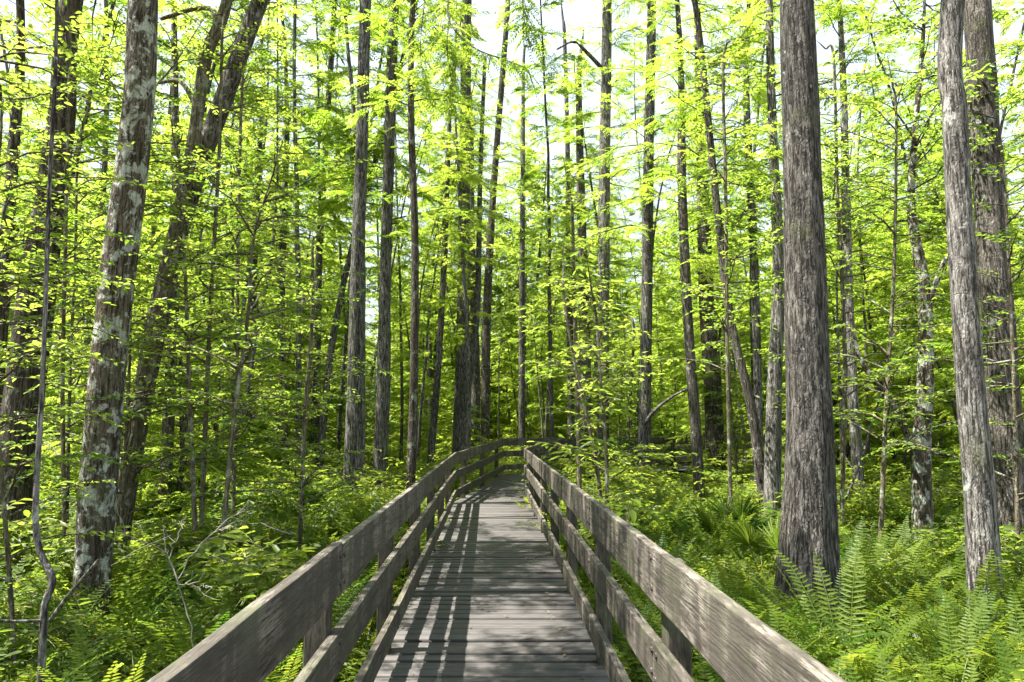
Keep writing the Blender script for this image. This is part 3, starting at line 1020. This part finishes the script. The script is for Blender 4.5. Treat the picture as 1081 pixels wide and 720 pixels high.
# drooping bough of the thin dark stem: reaches over the walkway
def drooping_bough():
    rng = np.random.default_rng(71)
    base = np.array(T7.location)
    wood, lf = MB(), MB()
    main = [(436, -25, 12.), (470, -20, 11.), (474, 22, 10.2), (500, 50, 9.8), (530, 62, 9.5), (556, 72, 9.3)]
    side = [(474, 22, 10.2), (472, 50, 10.1), (476, 85, 10.), (474, 120, 9.95)]
    up = [(500, -20, 9.9), (545, -15, 9.), (552, 10, 8.8), (556, 40, 8.7)]
    side2 = [(452, -24, 11.5), (446, 20, 11.2), (444, 60, 11.), (450, 96, 10.9)]
    side3 = [(472, 0, 10.6), (492, 30, 10.4), (494, 66, 10.3), (490, 96, 10.2)]
    for pl, r0, r1 in ((main, .022, .006), (side, .010, .004), (up, .012, .004), (side2, .01, .004)):
        P = smooth_path([at(*p)[0] - base for p in pl], 18)
        tube(wood, P, np.linspace(r0, r1, 18), 5)
        a = 3 if pl is main else 0
        n = 40
        t = np.linspace(.12 if pl is not main else .3, 1, n)
        ii = np.linspace(0, 1, 18)
        o = np.stack([np.interp(t, ii, P[:, c]) for c in range(3)], -1)
        bd = norm(np.stack([np.interp(t, ii, np.gradient(P[:, c])) for c in range(3)], -1))
        sd = norm(np.cross(bd, UP + .01))
        sg = np.where(np.arange(n) % 2 == 0, 1., -1.)[:, None]
        d = norm(bd * .5 + sg * sd * .7 + rng.normal(0, .25, (n, 3)) - UP * .2)
        spray(lf, rng, o, d, rng.uniform(.3, .55, n), 15, .09, .022, 0, .6, .3, .8, .7)
    b = link('bough', wood.mesh('bough', [BARK['dark']], True), T7)
    link('foliage', lf.mesh('foliage', [L_CYP]), b)


drooping_bough()


# ------------------------------------------------------------------ repeated forest trees
def proto_tall(seed, H, h0, Rm, bark, nb=62):
    rng = np.random.default_rng(seed)
    z = np.linspace(-.1, H, 40)
    sway = np.cumsum(np.cumsum(rng.normal(0, .011, (40, 2)), 0), 0)
    sway -= sway[1]
    path = np.column_stack([sway, z])
    rad = np.interp(z, [0, H], [.095, .015])
    wood = trunk_mb(rng, path, rad, 10, .55, .12, .08)
    root = link('cypress_tree', None)
    lf = cypress_crown(rng, axis_of(path), h0, H, Rm, nb, wood=wood, nl=8, ll=.14, lw=.045, gap=.12)
    link('crown', lf.mesh('crown', [L_CYP]), root)
    link('trunk', wood.mesh('trunk', [BARK[bark]], True), root)
    return root


def proto_young(seed, H, Rm, nb=46, broad=False):
    rng = np.random.default_rng(seed)
    z = np.linspace(-.1, H, 30)
    sway = np.cumsum(np.cumsum(rng.normal(0, .012, (30, 2)), 0), 0)
    sway -= sway[1]
    path = np.column_stack([sway, z])
    rad = np.interp(z, [0, H], [.014 * H ** .75, .006])
    wood = trunk_mb(rng, path, rad, 8, .4, .1, .08)
    root = link('young_tree', None)
    if broad:
        lf = broad_crown(rng, axis_of(path), H * .14, H, Rm, nb, .10, .05, .05, wood, False)
        lm = L_BROAD
    else:
        lf = cypress_crown(rng, axis_of(path), H * .12, H, Rm, nb, wood=wood, nl=11, ll=.105, lw=.029, gap=.10, tint=.6)
        lm = L_CYP
    link('crown', lf.mesh('crown', [lm]), root)
    link('trunk', wood.mesh('trunk', [BARK['olive' if broad else 'brown']], True), root)
    return root


TALL = [tag(proto_tall(101 + k, H, h0, Rm, b), 'slender straight cypress trunk among many alike deeper in the swamp forest', 'tree', 'slender cypress trees deeper in the forest')
        for k, (H, h0, Rm, b) in enumerate([(19, 6, 2.2, 'grey'), (21, 8, 2.4, 'pale'), (18, 4.5, 2.1, 'pale'), (20, 7, 2.3, 'grey'), (17, 5, 2.0, 'brown')])]
YOUNG = [tag(proto_young(201 + k, H, Rm, nb, br), 'young feathery bright green cypress filling the space between the trunks' if not br else 'young bright broad-leaved tree in the understory between the trunks', 'tree',
             'young cypresses of the understory' if not br else 'young broad-leaved trees of the understory')
         for k, (H, Rm, nb, br) in enumerate([(6.5, 1.9, 64, 0), (10., 2.2, 90, 0), (5., 1.8, 54, 0), (8., 2.0, 80, 0), (4.2, 1.5, 50, 1), (6., 1.7, 70, 1)])]
rng = np.random.default_rng(909)
named = [(o.location.x, o.location.y) for o in bpy.data.objects if o.name.startswith(('cypress_tree', 'swamp_tree')) and o not in TALL]


def scatter(n, y0, y1, gap, clear, taken, margin=1.5, pw=1., sunlit=False):
    out = []
    tries = 0
    while len(out) < n and tries < n * 60:
        tries += 1
        y = y0 + (y1 - y0) * rng.random() ** pw
        x = rng.uniform(-1, 1) * (.78 * y + margin)
        if dist_walk(np.array(x), np.array(y)) < clear: continue
        if sunlit and y > 16.5 and -.19 * y < x < .10 * y and rng.random() < .75: continue
        if sunlit and 9 < y < 16.5 and .11 * y < x < .42 * y: continue
        if sunlit and -5.5 < x < -.5 and 8.5 < y < 17.5: continue
        if any((x - a) ** 2 + (y - b) ** 2 < gap ** 2 for a, b in taken): continue
        taken.append((x, y))
        out.append((x, y))
    return out


taken = list(named)
for i, (x, y) in enumerate(scatter(108, 17, 48, .95, .8, taken, pw=.8)):
    src = TALL[i % 5]
    s = rng.uniform(.7, 1.2)
    if i < 5:
        src.location = (x, y, 0); src.rotation_euler.z = rng.uniform(0, 6.28)
    else:
        copy_tree(src, (x, y, 0), rng.uniform(0, 6.28), (s, rng.uniform(.85, 1.15)))
taken2 = []
for i, (x, y) in enumerate(scatter(125, 9.5, 42, 1.05, 1.9, taken2, pw=.85, sunlit=True)):
    k = i % 6
    src = YOUNG[k]
    s = rng.uniform(.75, 1.2)
    if i < 6:
        src.location = (x, y, 0); src.rotation_euler.z = rng.uniform(0, 6.28)
    else:
        copy_tree(src, (x, y, 0), rng.uniform(0, 6.28), (s, s * rng.uniform(.8, 1.1)))


def proto_pole(seed, H):
    rg = np.random.default_rng(seed)
    z = np.linspace(-.1, H, 36)
    sway = np.cumsum(np.cumsum(rg.normal(0, .012, (36, 2)), 0), 0)
    sway -= sway[1]
    path = np.column_stack([sway, z])
    wood = trunk_mb(rg, path, np.interp(z, [0, H], [.055, .012]), 8, .3, .06, .08)
    root = link('pole_tree', None)
    lf = cypress_crown(rg, axis_of(path), H * .35, H, 1.2, 34, wood=wood, nl=9, ll=.11, lw=.03, gap=.12, tint=.65)
    link('crown', lf.mesh('crown', [L_CYP]), root)
    link('trunk', wood.mesh('trunk', [BARK['pale']], True), root)
    return tag(root, 'very thin pale grey pole of a tree crowded among the larger trunks', 'tree', 'thin pale pole trees')


POLES = [proto_pole(251 + k, H) for k, H in enumerate((13, 11, 15))]
taken3 = list(taken)
for i, (x, y) in enumerate(scatter(70, 15, 42, .7, 1.2, taken3, pw=.85)):
    if i < 3:
        POLES[i].location = (x, y, 0)
    else:
        s = rng.uniform(.7, 1.25)
        copy_tree(POLES[i % 3], (x, y, 0), rng.uniform(0, 6.28), (s, rng.uniform(.85, 1.15)))


# far wood that reads as one mass
def far_wood():
    r = np.random.default_rng(77)
    lf, wd = MB(), MB()
    protos = []
    for k in range(4):
        H = (16, 19, 9, 5)[k]
        ax = lambda h: (0., 0.)
        c = cypress_crown(np.random.default_rng(300 + k), ax, H * (.3, .4, .1, .08)[k], H, (2.4, 2.4, 2.2, 1.9)[k], (80, 80, 70, 50)[k], nl=3, ll=.34, lw=.095, gap=.22)
        protos.append((c.data(), H))
    q = MB()
    for k in range(3):
        q = MB()
        n = (1250, 1600, 2300)[k]
        z = r.uniform(.1, 1, n) ** .9 * (4.5, 7.5, 13.)[k]
        rad = 1.9 * np.sqrt(np.clip(1.05 - z / (4.5, 7.5, 13.)[k], .05, 1)) * r.uniform(.3, 1.05, n)
        a = r.uniform(0, 6.28, n)
        cl = np.floor(z * 2.2 + 1.5 * np.sin(a * 2)) / 2.2      # tiers
        pos = np.stack([rad * np.cos(a), rad * np.sin(a), .6 * z + .4 * cl], -1)
        aa = a + r.normal(0, .6, n)
        leaves(q, pos, np.stack([np.cos(aa), np.sin(aa), r.normal(-.1, .2, n)], -1), norm(UP + r.normal(0, .4, (n, 3))), r.uniform(.22, .4, n), .13, 0, np.clip(r.normal(.6, .2, n), 0, 1))
        protos.append((q.data(), 1.))
    for i in range(800):
        y = r.uniform(42, 85)
        x = r.uniform(-1, 1) * (.8 * y + 4)
        k = r.choice(7, p=[.11, .11, .10, .08, .20, .19, .21])
        if k >= 4: y = r.uniform(37, 80) if k < 6 else r.uniform(40, 85)
        if dist_walk(np.array(x), np.array(y)) < 2.5: continue
        a = r.uniform(0, 6.28)
        s = r.uniform(.8, 1.25)
        M = np.array([[math.cos(a), -math.sin(a), 0], [math.sin(a), math.cos(a), 0], [0, 0, 1]]) * s
        lf.extend(protos[k][0], M, np.array([x, y, 0]), r.normal(0, .12))
        H = protos[k][1] * s
        if k >= 4: continue
        tube(wd, np.array([[x, y, -.1], [x + r.normal(0, .2), y, H * .5], [x + r.normal(0, .4), y, H]]), [.17 * s, .11 * s, .02], 6)
    o = tag(link('far_forest', lf.mesh('far_forest', [L_CYP])), 'far-off wood of bright green cypress foliage closing the view', 'forest', kind='stuff')
    tag(link('far_forest_trunks', wd.mesh('far_trunks', [BARK['grey']], True)), 'thin grey trunks of the far-off wood seen as one mass', 'forest', kind='stuff')


far_wood()


# ------------------------------------------------------------------ saplings close by
def sapling(label, pts, Y, crown, seed, name='sapling', bark='olive', group=None, H=None, limbs=(), leaf=None):
    top = at(pts[-1][0], pts[-1][1], Y)[0][2]
    return make_tree(name, label, pts, Y, bark, H or max(top + .3, crown['h1'] + .4), crown, group, 'sapling', seed, 8, 40, .2, .03, .03, leaf, limbs=limbs)


BR = lambda h0, h1, R_, nb, **k: dict(kind='broad', h0=h0, h1=h1, Rmax=R_, nb=nb, **k)
sapling('thin grey crooked sapling with an elbow low down in front of the lichen trunk', [(44, 700, 9), (47, 640, 9), (55, 612, 9), (40, 575, 8), (38, 520, 7), (45, 400, 6), (52, 200, 5), (60, 0, 4)], 3.6, BR(4.7, 8.6, 1.9, 100, ll=.07, lw=.036, per=.034, tint=.6), 401, bark='pale',
        limbs=[[(53, 655, 5, 0), (75, 625, 4, -.1), (105, 590, 3, -.2)], [(47, 655, 4, 0), (20, 656, 3, -.1), (-10, 655, 3, -.2)]])
sapling('leafy young maple spreading across the dark leaning trunks', [(206, 560, 6), (200, 420, 5), (196, 300, 4), (190, 180, 3)], 7.4, BR(1.2, 5., 1.3, 40, ll=.066, lw=.033, per=.032, tint=.55), 402)
sapling('leafy sapling with thin arching twigs in front of the shady hollow', [(236, 560, 6), (246, 450, 5), (262, 330, 4), (268, 250, 3)], 6.5, BR(1.6, 4.8, 1.4, 26, ll=.066, lw=.033, per=.032, tint=.5), 403)
sapling('bright sapling crown hanging above the thin crooked stem', [(70, 620, 6), (66, 420, 5), (70, 220, 4), (74, 40, 3)], 7.0, BR(2.6, 6., 1.3, 40, ll=.066, lw=.033, per=.032, tint=.7), 404)
sapling('tall sapling with sunlit layered leaves beside the pair of leaning trunks', [(214, 520, 6), (222, 330, 5), (232, 150, 4), (236, 20, 3)], 8., BR(2., 7.4, 1.6, 50, ll=.066, lw=.033, per=.032, tint=.65), 405)
sapling('sapling at the edge with dark glossy leaves low over the ferns', [(12, 640, 6), (0, 480, 5), (-12, 330, 4)], 5., BR(.9, 3.6, 1.2, 36, ll=.066, lw=.033, per=.032, tint=.35), 406)
sapling('sunny sapling with drooping twigs between dark-barked trunk and hollow', [(318, 540, 5), (322, 440, 5), (330, 330, 4), (330, 260, 3)], 9., BR(.9, 4., 1.1, 34, ll=.066, lw=.033, per=.032, tint=.6), 407)
sapling('bushy sapling just past the railing with pale new leaves', [(641, 560, 5), (640, 480, 4), (634, 400, 3), (630, 340, 3)], 9., BR(.8, 3.8, .9, 28, ll=.11, lw=.045, tint=.8), 408)
sapling('slim sapling with bright leaf tiers between the two straight trunks', [(612, 520, 5), (610, 430, 5), (606, 300, 4), (604, 220, 3)], 12., BR(2.4, 6.5, .95, 44, ll=.1, lw=.045, tint=.7), 409)
sapling('leafy sapling arching beside the thick trunk at the edge', [(1075, 600, 6), (1072, 450, 5), (1066, 300, 4), (1060, 180, 3)], 7.6, BR(1.2, 5.6, 1.4, 40, ll=.066, lw=.033, per=.032, tint=.45), 410)
sapling('sapling with fine twigs in the gap between the two big trunks', [(930, 560, 6), (936, 420, 5), (944, 280, 4), (946, 120, 3)], 9.5, BR(1.6, 7., 1.7, 52, ll=.066, lw=.033, per=.032, tint=.5), 411)
sapling('young tree whose leaves brush the big furrowed trunk from behind', [(888, 560, 5), (892, 380, 5), (884, 200, 4), (880, 60, 3)], 11., BR(2., 8., 1.8, 54, ll=.09, lw=.046, tint=.5), 412)
sapling('sapling with leaves high up between curved trunk and the slim two-tone trunk', [(772, 560, 5), (768, 380, 4), (766, 200, 4), (764, 60, 3)], 10.5, BR(2.5, 8., 1.6, 46, ll=.09, lw=.046, tint=.6), 413)


sapling('leafy sapling filling the gap between the shaggy trunk and the lichen trunk', [(70, 560, 5), (74, 400, 4), (80, 250, 3), (84, 150, 3)], 8.6, BR(1.4, 7.6, 1.7, 64, ll=.072, lw=.036, per=.034, tint=.55), 421)
sapling('sapling with dense fresh leaves right behind the lichen trunk', [(128, 560, 5), (136, 400, 4), (140, 250, 3), (150, 120, 3)], 7.6, BR(1.0, 6.6, 1.5, 60, ll=.072, lw=.036, per=.034, tint=.5), 422)
sapling('leafy sapling overhanging the view in front of the dark edge stem', [(-30, 560, 5), (-20, 380, 4), (-6, 220, 3), (0, 100, 3)], 4.8, BR(1.9, 5.4, 1.3, 56, ll=.07, lw=.036, per=.034, tint=.6), 424)
sapling('tall leafy sapling between the leaning trunks and the pair of thin trunks', [(246, 540, 5), (250, 400, 4), (252, 220, 4), (258, 60, 3)], 10.5, BR(1.5, 9.2, 1.7, 72, ll=.08, lw=.04, per=.036, tint=.6), 425)

sapling('slim bay sapling with long glossy bright leaves held over the railing', [(640, 585, 5), (628, 480, 4), (608, 390, 3), (596, 320, 3)], 9.6, BR(1.3, 4.4, .9, 20, ll=.19, lw=.055, per=.07, tint=.75), 431)

sapling('leafy sapling hiding the far railing just past the bend', [(632, 500, 5), (630, 430, 4), (628, 360, 3), (627, 320, 3)], 17.5, BR(.7, 5.2, 1.2, 46, ll=.12, lw=.055, per=.05, tint=.65), 441)
sapling('bushy sapling at the foot of the trunk with the crooked side branch', [(662, 505, 5), (664, 440, 4), (668, 380, 3), (668, 340, 3)], 18.2, BR(.5, 4.4, 1.2, 44, ll=.12, lw=.055, per=.05, tint=.55), 442)

# bare bleached branch in the ferns
def dead_branch(label, lines, Y, mat=DEADTWIG):
    mb = MB()
    rt = np.random.default_rng(len(label))
    p0 = at(*lines[0][0][:2], Y)[0]
    base = np.array([p0[0], p0[1], 0])
    for ln in lines:
        q = []
        for (px, py, w, *dy) in ln:
            p, k = at(px, py, Y + (dy[0] if dy else 0))
            q.append([*(p - base), w * k / 2 * .45])
        q = smooth_path(q, 16)
        q[1:-1, :3] += rt.normal(0, .006, (14, 3))
        q[:, 3] *= .75
        tube(mb, q[:, :3], np.maximum(q[:, 3], .0012), 6)
        for k in range(5):          # fine side twigs
            i0 = int(rt.integers(4, 15))
            d = norm(norm(q[min(i0 + 1, 15), :3] - q[i0 - 1, :3]) + rt.normal(0, .6, 3))
            l = rt.uniform(.05, .22)
            tube(mb, np.array([q[i0, :3], q[i0, :3] + d * l * .5 + rt.normal(0, .01, 3), q[i0, :3] + d * l + rt.normal(0, .02, 3)]), [.0022, .0016, .001], 4)
    o = link('dead_branch', mb.mesh('dead_branch', [mat], True), None, base)
    return tag(o, label, 'branch')


dead_branch('bare bleached forked branch sprawling among dark ferns', [
    [(206, 690, 4), (198, 650, 4), (187, 610, 5), (175, 586, 5), (150, 570, 3.5, -.2), (128, 560, 2.5, -.3)],
    [(187, 612, 3.5), (205, 585, 3.5, .1), (226, 562, 3, .2), (262, 530, 2, .4)],
    [(178, 590, 3), (190, 560, 2.5, .1), (196, 545, 1.5, .2)],
    [(226, 562, 2.5, .2), (250, 555, 2, .1), (285, 552, 1.5, 0)],
    [(187, 616, 2.5), (206, 618, 2, -.1), (224, 621, 1.5, -.2)],
    [(205, 585, 2, .1), (240, 590, 2, .3), (262, 600, 1.2, .4)]], 3.3)
dead_branch('broken dead bough leaning across below the crooked mottled trunk', [
    [(886, 545, 7), (900, 510, 8), (914, 470, 8), (926, 430, 7), (936, 400, 5)],
    [(905, 500, 5), (890, 480, 4, .2), (880, 460, 3, .3)], [(926, 430, 4), (948, 440, 3), (968, 470, 2.5)]], 11.5, BARK['pale'])

# ------------------------------------------------------------------ ferns, shrubs, palmetto
FERN = []
DRY_SHARE = .0
for k, (nf, L, pairs, pl, er) in enumerate([(13, 1.0, 28, .105, .75), (12, .85, 26, .10, .55), (13, 1.15, 30, .11, .9), (11, .75, 24, .09, .4)]):
    mb = fern_mb(np.random.default_rng(500 + k), nf, L, pairs, pl, .018, True, er, DRY_SHARE)
    FERN.append(mb.mesh('fern', [L_FERN, L_DRY]))
SHRUB = []
for k in range(3):
    wd = MB()
    mb = shrub_mb(np.random.default_rng(540 + k), (.8, 1.15, .65)[k], 5, (.11, .12, .09)[k], (.05, .048, .05)[k], True, .5, wd, .32)
    SHRUB.append((mb.mesh('leaves', [L_UNDER]), wd.mesh('stems', [STEM], True)))


def place_fern(x, y, k, s, rz, label, group):
    o = link('fern', FERN[k], None, (x, y, -.03), rz)
    o.scale = (s, s, s * rng.uniform(.9, 1.15))
    return tag(o, label, 'fern', group)


nfern = 0
ft = []
rng = np.random.default_rng(611)
for (x, y) in scatter(290, 2.5, 12., .33, .22, ft, margin=.9, pw=1.):
    if x < 0:
        lab, grp = 'upright green fern clump in the shady fern bank on the lichen trunk side', 'ferns on the shaded side of the boardwalk'
    else:
        lab, grp = 'upright green fern clump in the sunny fern bank around the big furrowed trunk', 'ferns on the sunny side of the boardwalk'
    s = rng.uniform(.75, 1.15) * (.9 if abs(x) < 1.6 else 1.)
    if y < 4.6: s *= .85
    if dist_walk(np.array(x), np.array(y)) < .45: s *= .75
    place_fern(x, y, int(rng.integers(4)), s, rng.uniform(0, 6.28), lab, grp)
st_ = []
for i, (x, y) in enumerate(scatter(70, 3., 14, .7, .5, st_, margin=1., pw=1.)):
    r_ = link('shrub', None, None, (x, y, -.03), rng.uniform(0, 6.28))
    s = rng.uniform(.7, 1.25)
    if 1.2 < x < 4.6 and 3.5 < y < 7.4: s *= .55
    r_.scale = (s, s, s)
    a, b = SHRUB[i % 3]
    link('foliage', a, r_)
    link('stem', b, r_)
    tag(r_, 'low leafy shrub poking out of the fern bank', 'shrub', 'low shrubs in the fern bank')


def undergrowth():
    r = np.random.default_rng(88)
    pf = [fern_mb(np.random.default_rng(700 + k), 9, (.8, .95)[k % 2], 13, .12, .03, False, .6).data() for k in range(3)]
    ps = [shrub_mb(np.random.default_rng(720 + k), (.8, 1.2, .5)[k], 4, .11, .05, False, .55, None, .35).data() for k in range(3)]
    pg = [grass_mb(np.random.default_rng(740 + k), 24, (.7, .9)[k]).data() for k in range(2)]
    mb = MB()
    n = 0
    for i in range(9000):
        y = 1.2 + 60 * r.random() ** 1.25
        x = r.uniform(-1, 1) * (.8 * y + 1.2)
        if dist_walk(np.array(x), np.array(y)) < .15: continue
        near = y < 11
        if near and r.random() < .35: continue
        if y > 24 and r.random() < .35: continue
        u = r.random()
        a = r.uniform(0, 6.28)
        s = r.uniform(.6, 1.2) * (1 + max(0, y - 20) * .012)
        M = np.array([[math.cos(a), -math.sin(a), 0], [math.sin(a), math.cos(a), 0], [0, 0, 1]]) * s
        if near:
            src = pg[r.integers(2)] if u < .55 else ps[2]
            M = M * .75
        else:
            src = pf[r.integers(3)] if u < .5 else (ps[r.integers(3)] if u < .85 else pg[r.integers(2)])
        mb.extend(src, M, np.array([x, y, -.04]), r.normal(0, .18))
        n += 1
    tag(link('undergrowth', mb.mesh('undergrowth', [L_UNDER, L_DRY])), 'yellow-green ferns, grasses and low plants carpeting the forest floor', 'undergrowth', kind='stuff')


undergrowth()

# ------------------------------------------------------------------ render settings
SC.view_settings.view_transform = 'Standard'
SC.view_settings.look = 'None'
SC.view_settings.exposure = 2.12
SC.view_settings.gamma = 1
c = SC.cycles
c.max_bounces = 7
c.diffuse_bounces = 4
c.glossy_bounces = 2
c.transmission_bounces = 5
c.transparent_max_bounces = 4
c.caustics_reflective = False
c.caustics_refractive = False
c.sample_clamp_indirect = 6.
c.use_adaptive_sampling = True
c.adaptive_threshold = .02


# ------------------------------------------------------------------ palmettos and broad-leaved plants among the ferns
def palmetto(label, px, py, Y, s, seed):
    r = np.random.default_rng(seed)
    p, _ = at(px, py, Y)
    root = tag(link('palmetto', None, None, (p[0], p[1], -.02), r.uniform(0, 6.28)), label, 'palmetto', None)
    fans, stems = MB(), MB()
    for k in range(9):
        az = k * 2.4 + r.normal(0, .3)
        el = r.uniform(.7, 1.35)
        d = np.array([math.cos(az) * math.cos(el), math.sin(az) * math.cos(el), math.sin(el)])
        L = s * r.uniform(.6, 1.05)
        tip = d * L
        tube(stems, np.array([d * .02, d * L * .5 + np.array([0, 0, .02]), tip]), [.008, .006, .005], 5)
        side = norm(np.cross(d, UP))
        up2 = np.cross(side, d)
        n = 18
        a = np.linspace(-1.9, 1.9, n)
        ld = norm(d[None] * np.cos(a)[:, None] + side[None] * np.sin(a)[:, None] + up2[None] * .12 + r.normal(0, .05, (n, 3)))
        leaves(fans, np.repeat(tip[None], n, 0), ld, np.repeat(up2[None], n, 0), s * .5 * (1 - .12 * np.abs(a)) * r.uniform(.85, 1.1, n), .034 * s, 1 if r.random() < .12 else 0,
               np.clip(r.normal(.35, .15) + r.normal(0, .05, n), 0, 1), .22, True, .18)
    link('fronds', fans.mesh('fronds', [L_FERN, L_DRY]), root)
    link('stem', stems.mesh('stem', [STEM], True), root)
    return root


palmetto('large fan-leaved palmetto in front of the broad very dark trunk', 775, 560, 10., .8, 811)
palmetto('fan-leaved palmetto nestled against the foot of the big furrowed trunk', 806, 590, 8.6, .75, 812)
palmetto('smaller palmetto with a few withered fans beside the railing', 738, 560, 10.8, .65, 813)
palmetto('palmetto clump in the shady hollow near the dark stem', 205, 470, 12.5, .9, 814)


def broad_plant(label, px, py, Y, n, ll, seed, h=.5):
    r = np.random.default_rng(seed)
    p, _ = at(px, py, Y)
    root = tag(link('broad_leaved_plant', None, None, (p[0], p[1], -.02)), label, 'plant')
    lf, st = MB(), MB()
    for k in range(n):
        az = k * 2.4 + r.normal(0, .4)
        d = np.array([math.cos(az), math.sin(az), 0])
        hh = h * r.uniform(.5, 1.1)
        tip = d * r.uniform(.1, .32) + UP * hh
        tube(st, smooth_path([d * .02, d * .06 + UP * hh * .6, tip], 6), np.linspace(.004, .002, 6), 4)
        leaves(lf, tip[None], (d + r.normal(0, .25, 3) - UP * .15)[None], norm(UP + r.normal(0, .25, 3))[None], ll * r.uniform(.7, 1.15), ll * .52, 0, np.array([r.uniform(.3, .9)]), .1, True, .15)
    link('leaves', lf.mesh('leaves', [L_BROAD]), root)
    link('stem', st.mesh('stem', [STEM], True), root)


broad_plant('plant with large pale oval leaves at the foot of the lichen trunk', 112, 712, 3.7, 16, .17, 821, .45)
broad_plant('small round-leaved plant beside the bleached forked branch', 150, 690, 4.2, 14, .11, 822, .62)
broad_plant('bright round-leaved plant poking up over the rail past the straight pale trunk', 655, 560, 8.2, 26, .16, 823, 1.25)


def fallen_leaves():
    r = np.random.default_rng(99)
    mb = MB()
    n = 240
    y = 1. + 18 * r.random(n) ** 1.3
    side = r.random(n) < .7
    x = np.where(side, np.where(r.random(n) < .5, -.62 + np.abs(r.normal(0, .08, n)), .6 - np.abs(r.normal(0, .08, n))), r.uniform(-.6, .6, n)) - .031 * y
    k = y < 14.5
    x, y = x[k], y[k]
    n = len(x)
    a = r.uniform(0, 6.28, n)
    L = r.uniform(.015, .05, n)
    leaves(mb, np.stack([x, y, np.full(n, DECK + .012)], -1), np.stack([np.cos(a), np.sin(a), r.uniform(-.05, .2, n)], -1), norm(UP + r.normal(0, .25, (n, 3))), L, L * .45, 0, np.clip(r.normal(.5, .25, n), 0, 1), .15, True, .15)
    tag(link('fallen_leaves', mb.mesh('fallen_leaves', [L_DRY])), 'small dry brown leaves strewn along the edges of the deck', 'leaves', kind='stuff')


fallen_leaves()
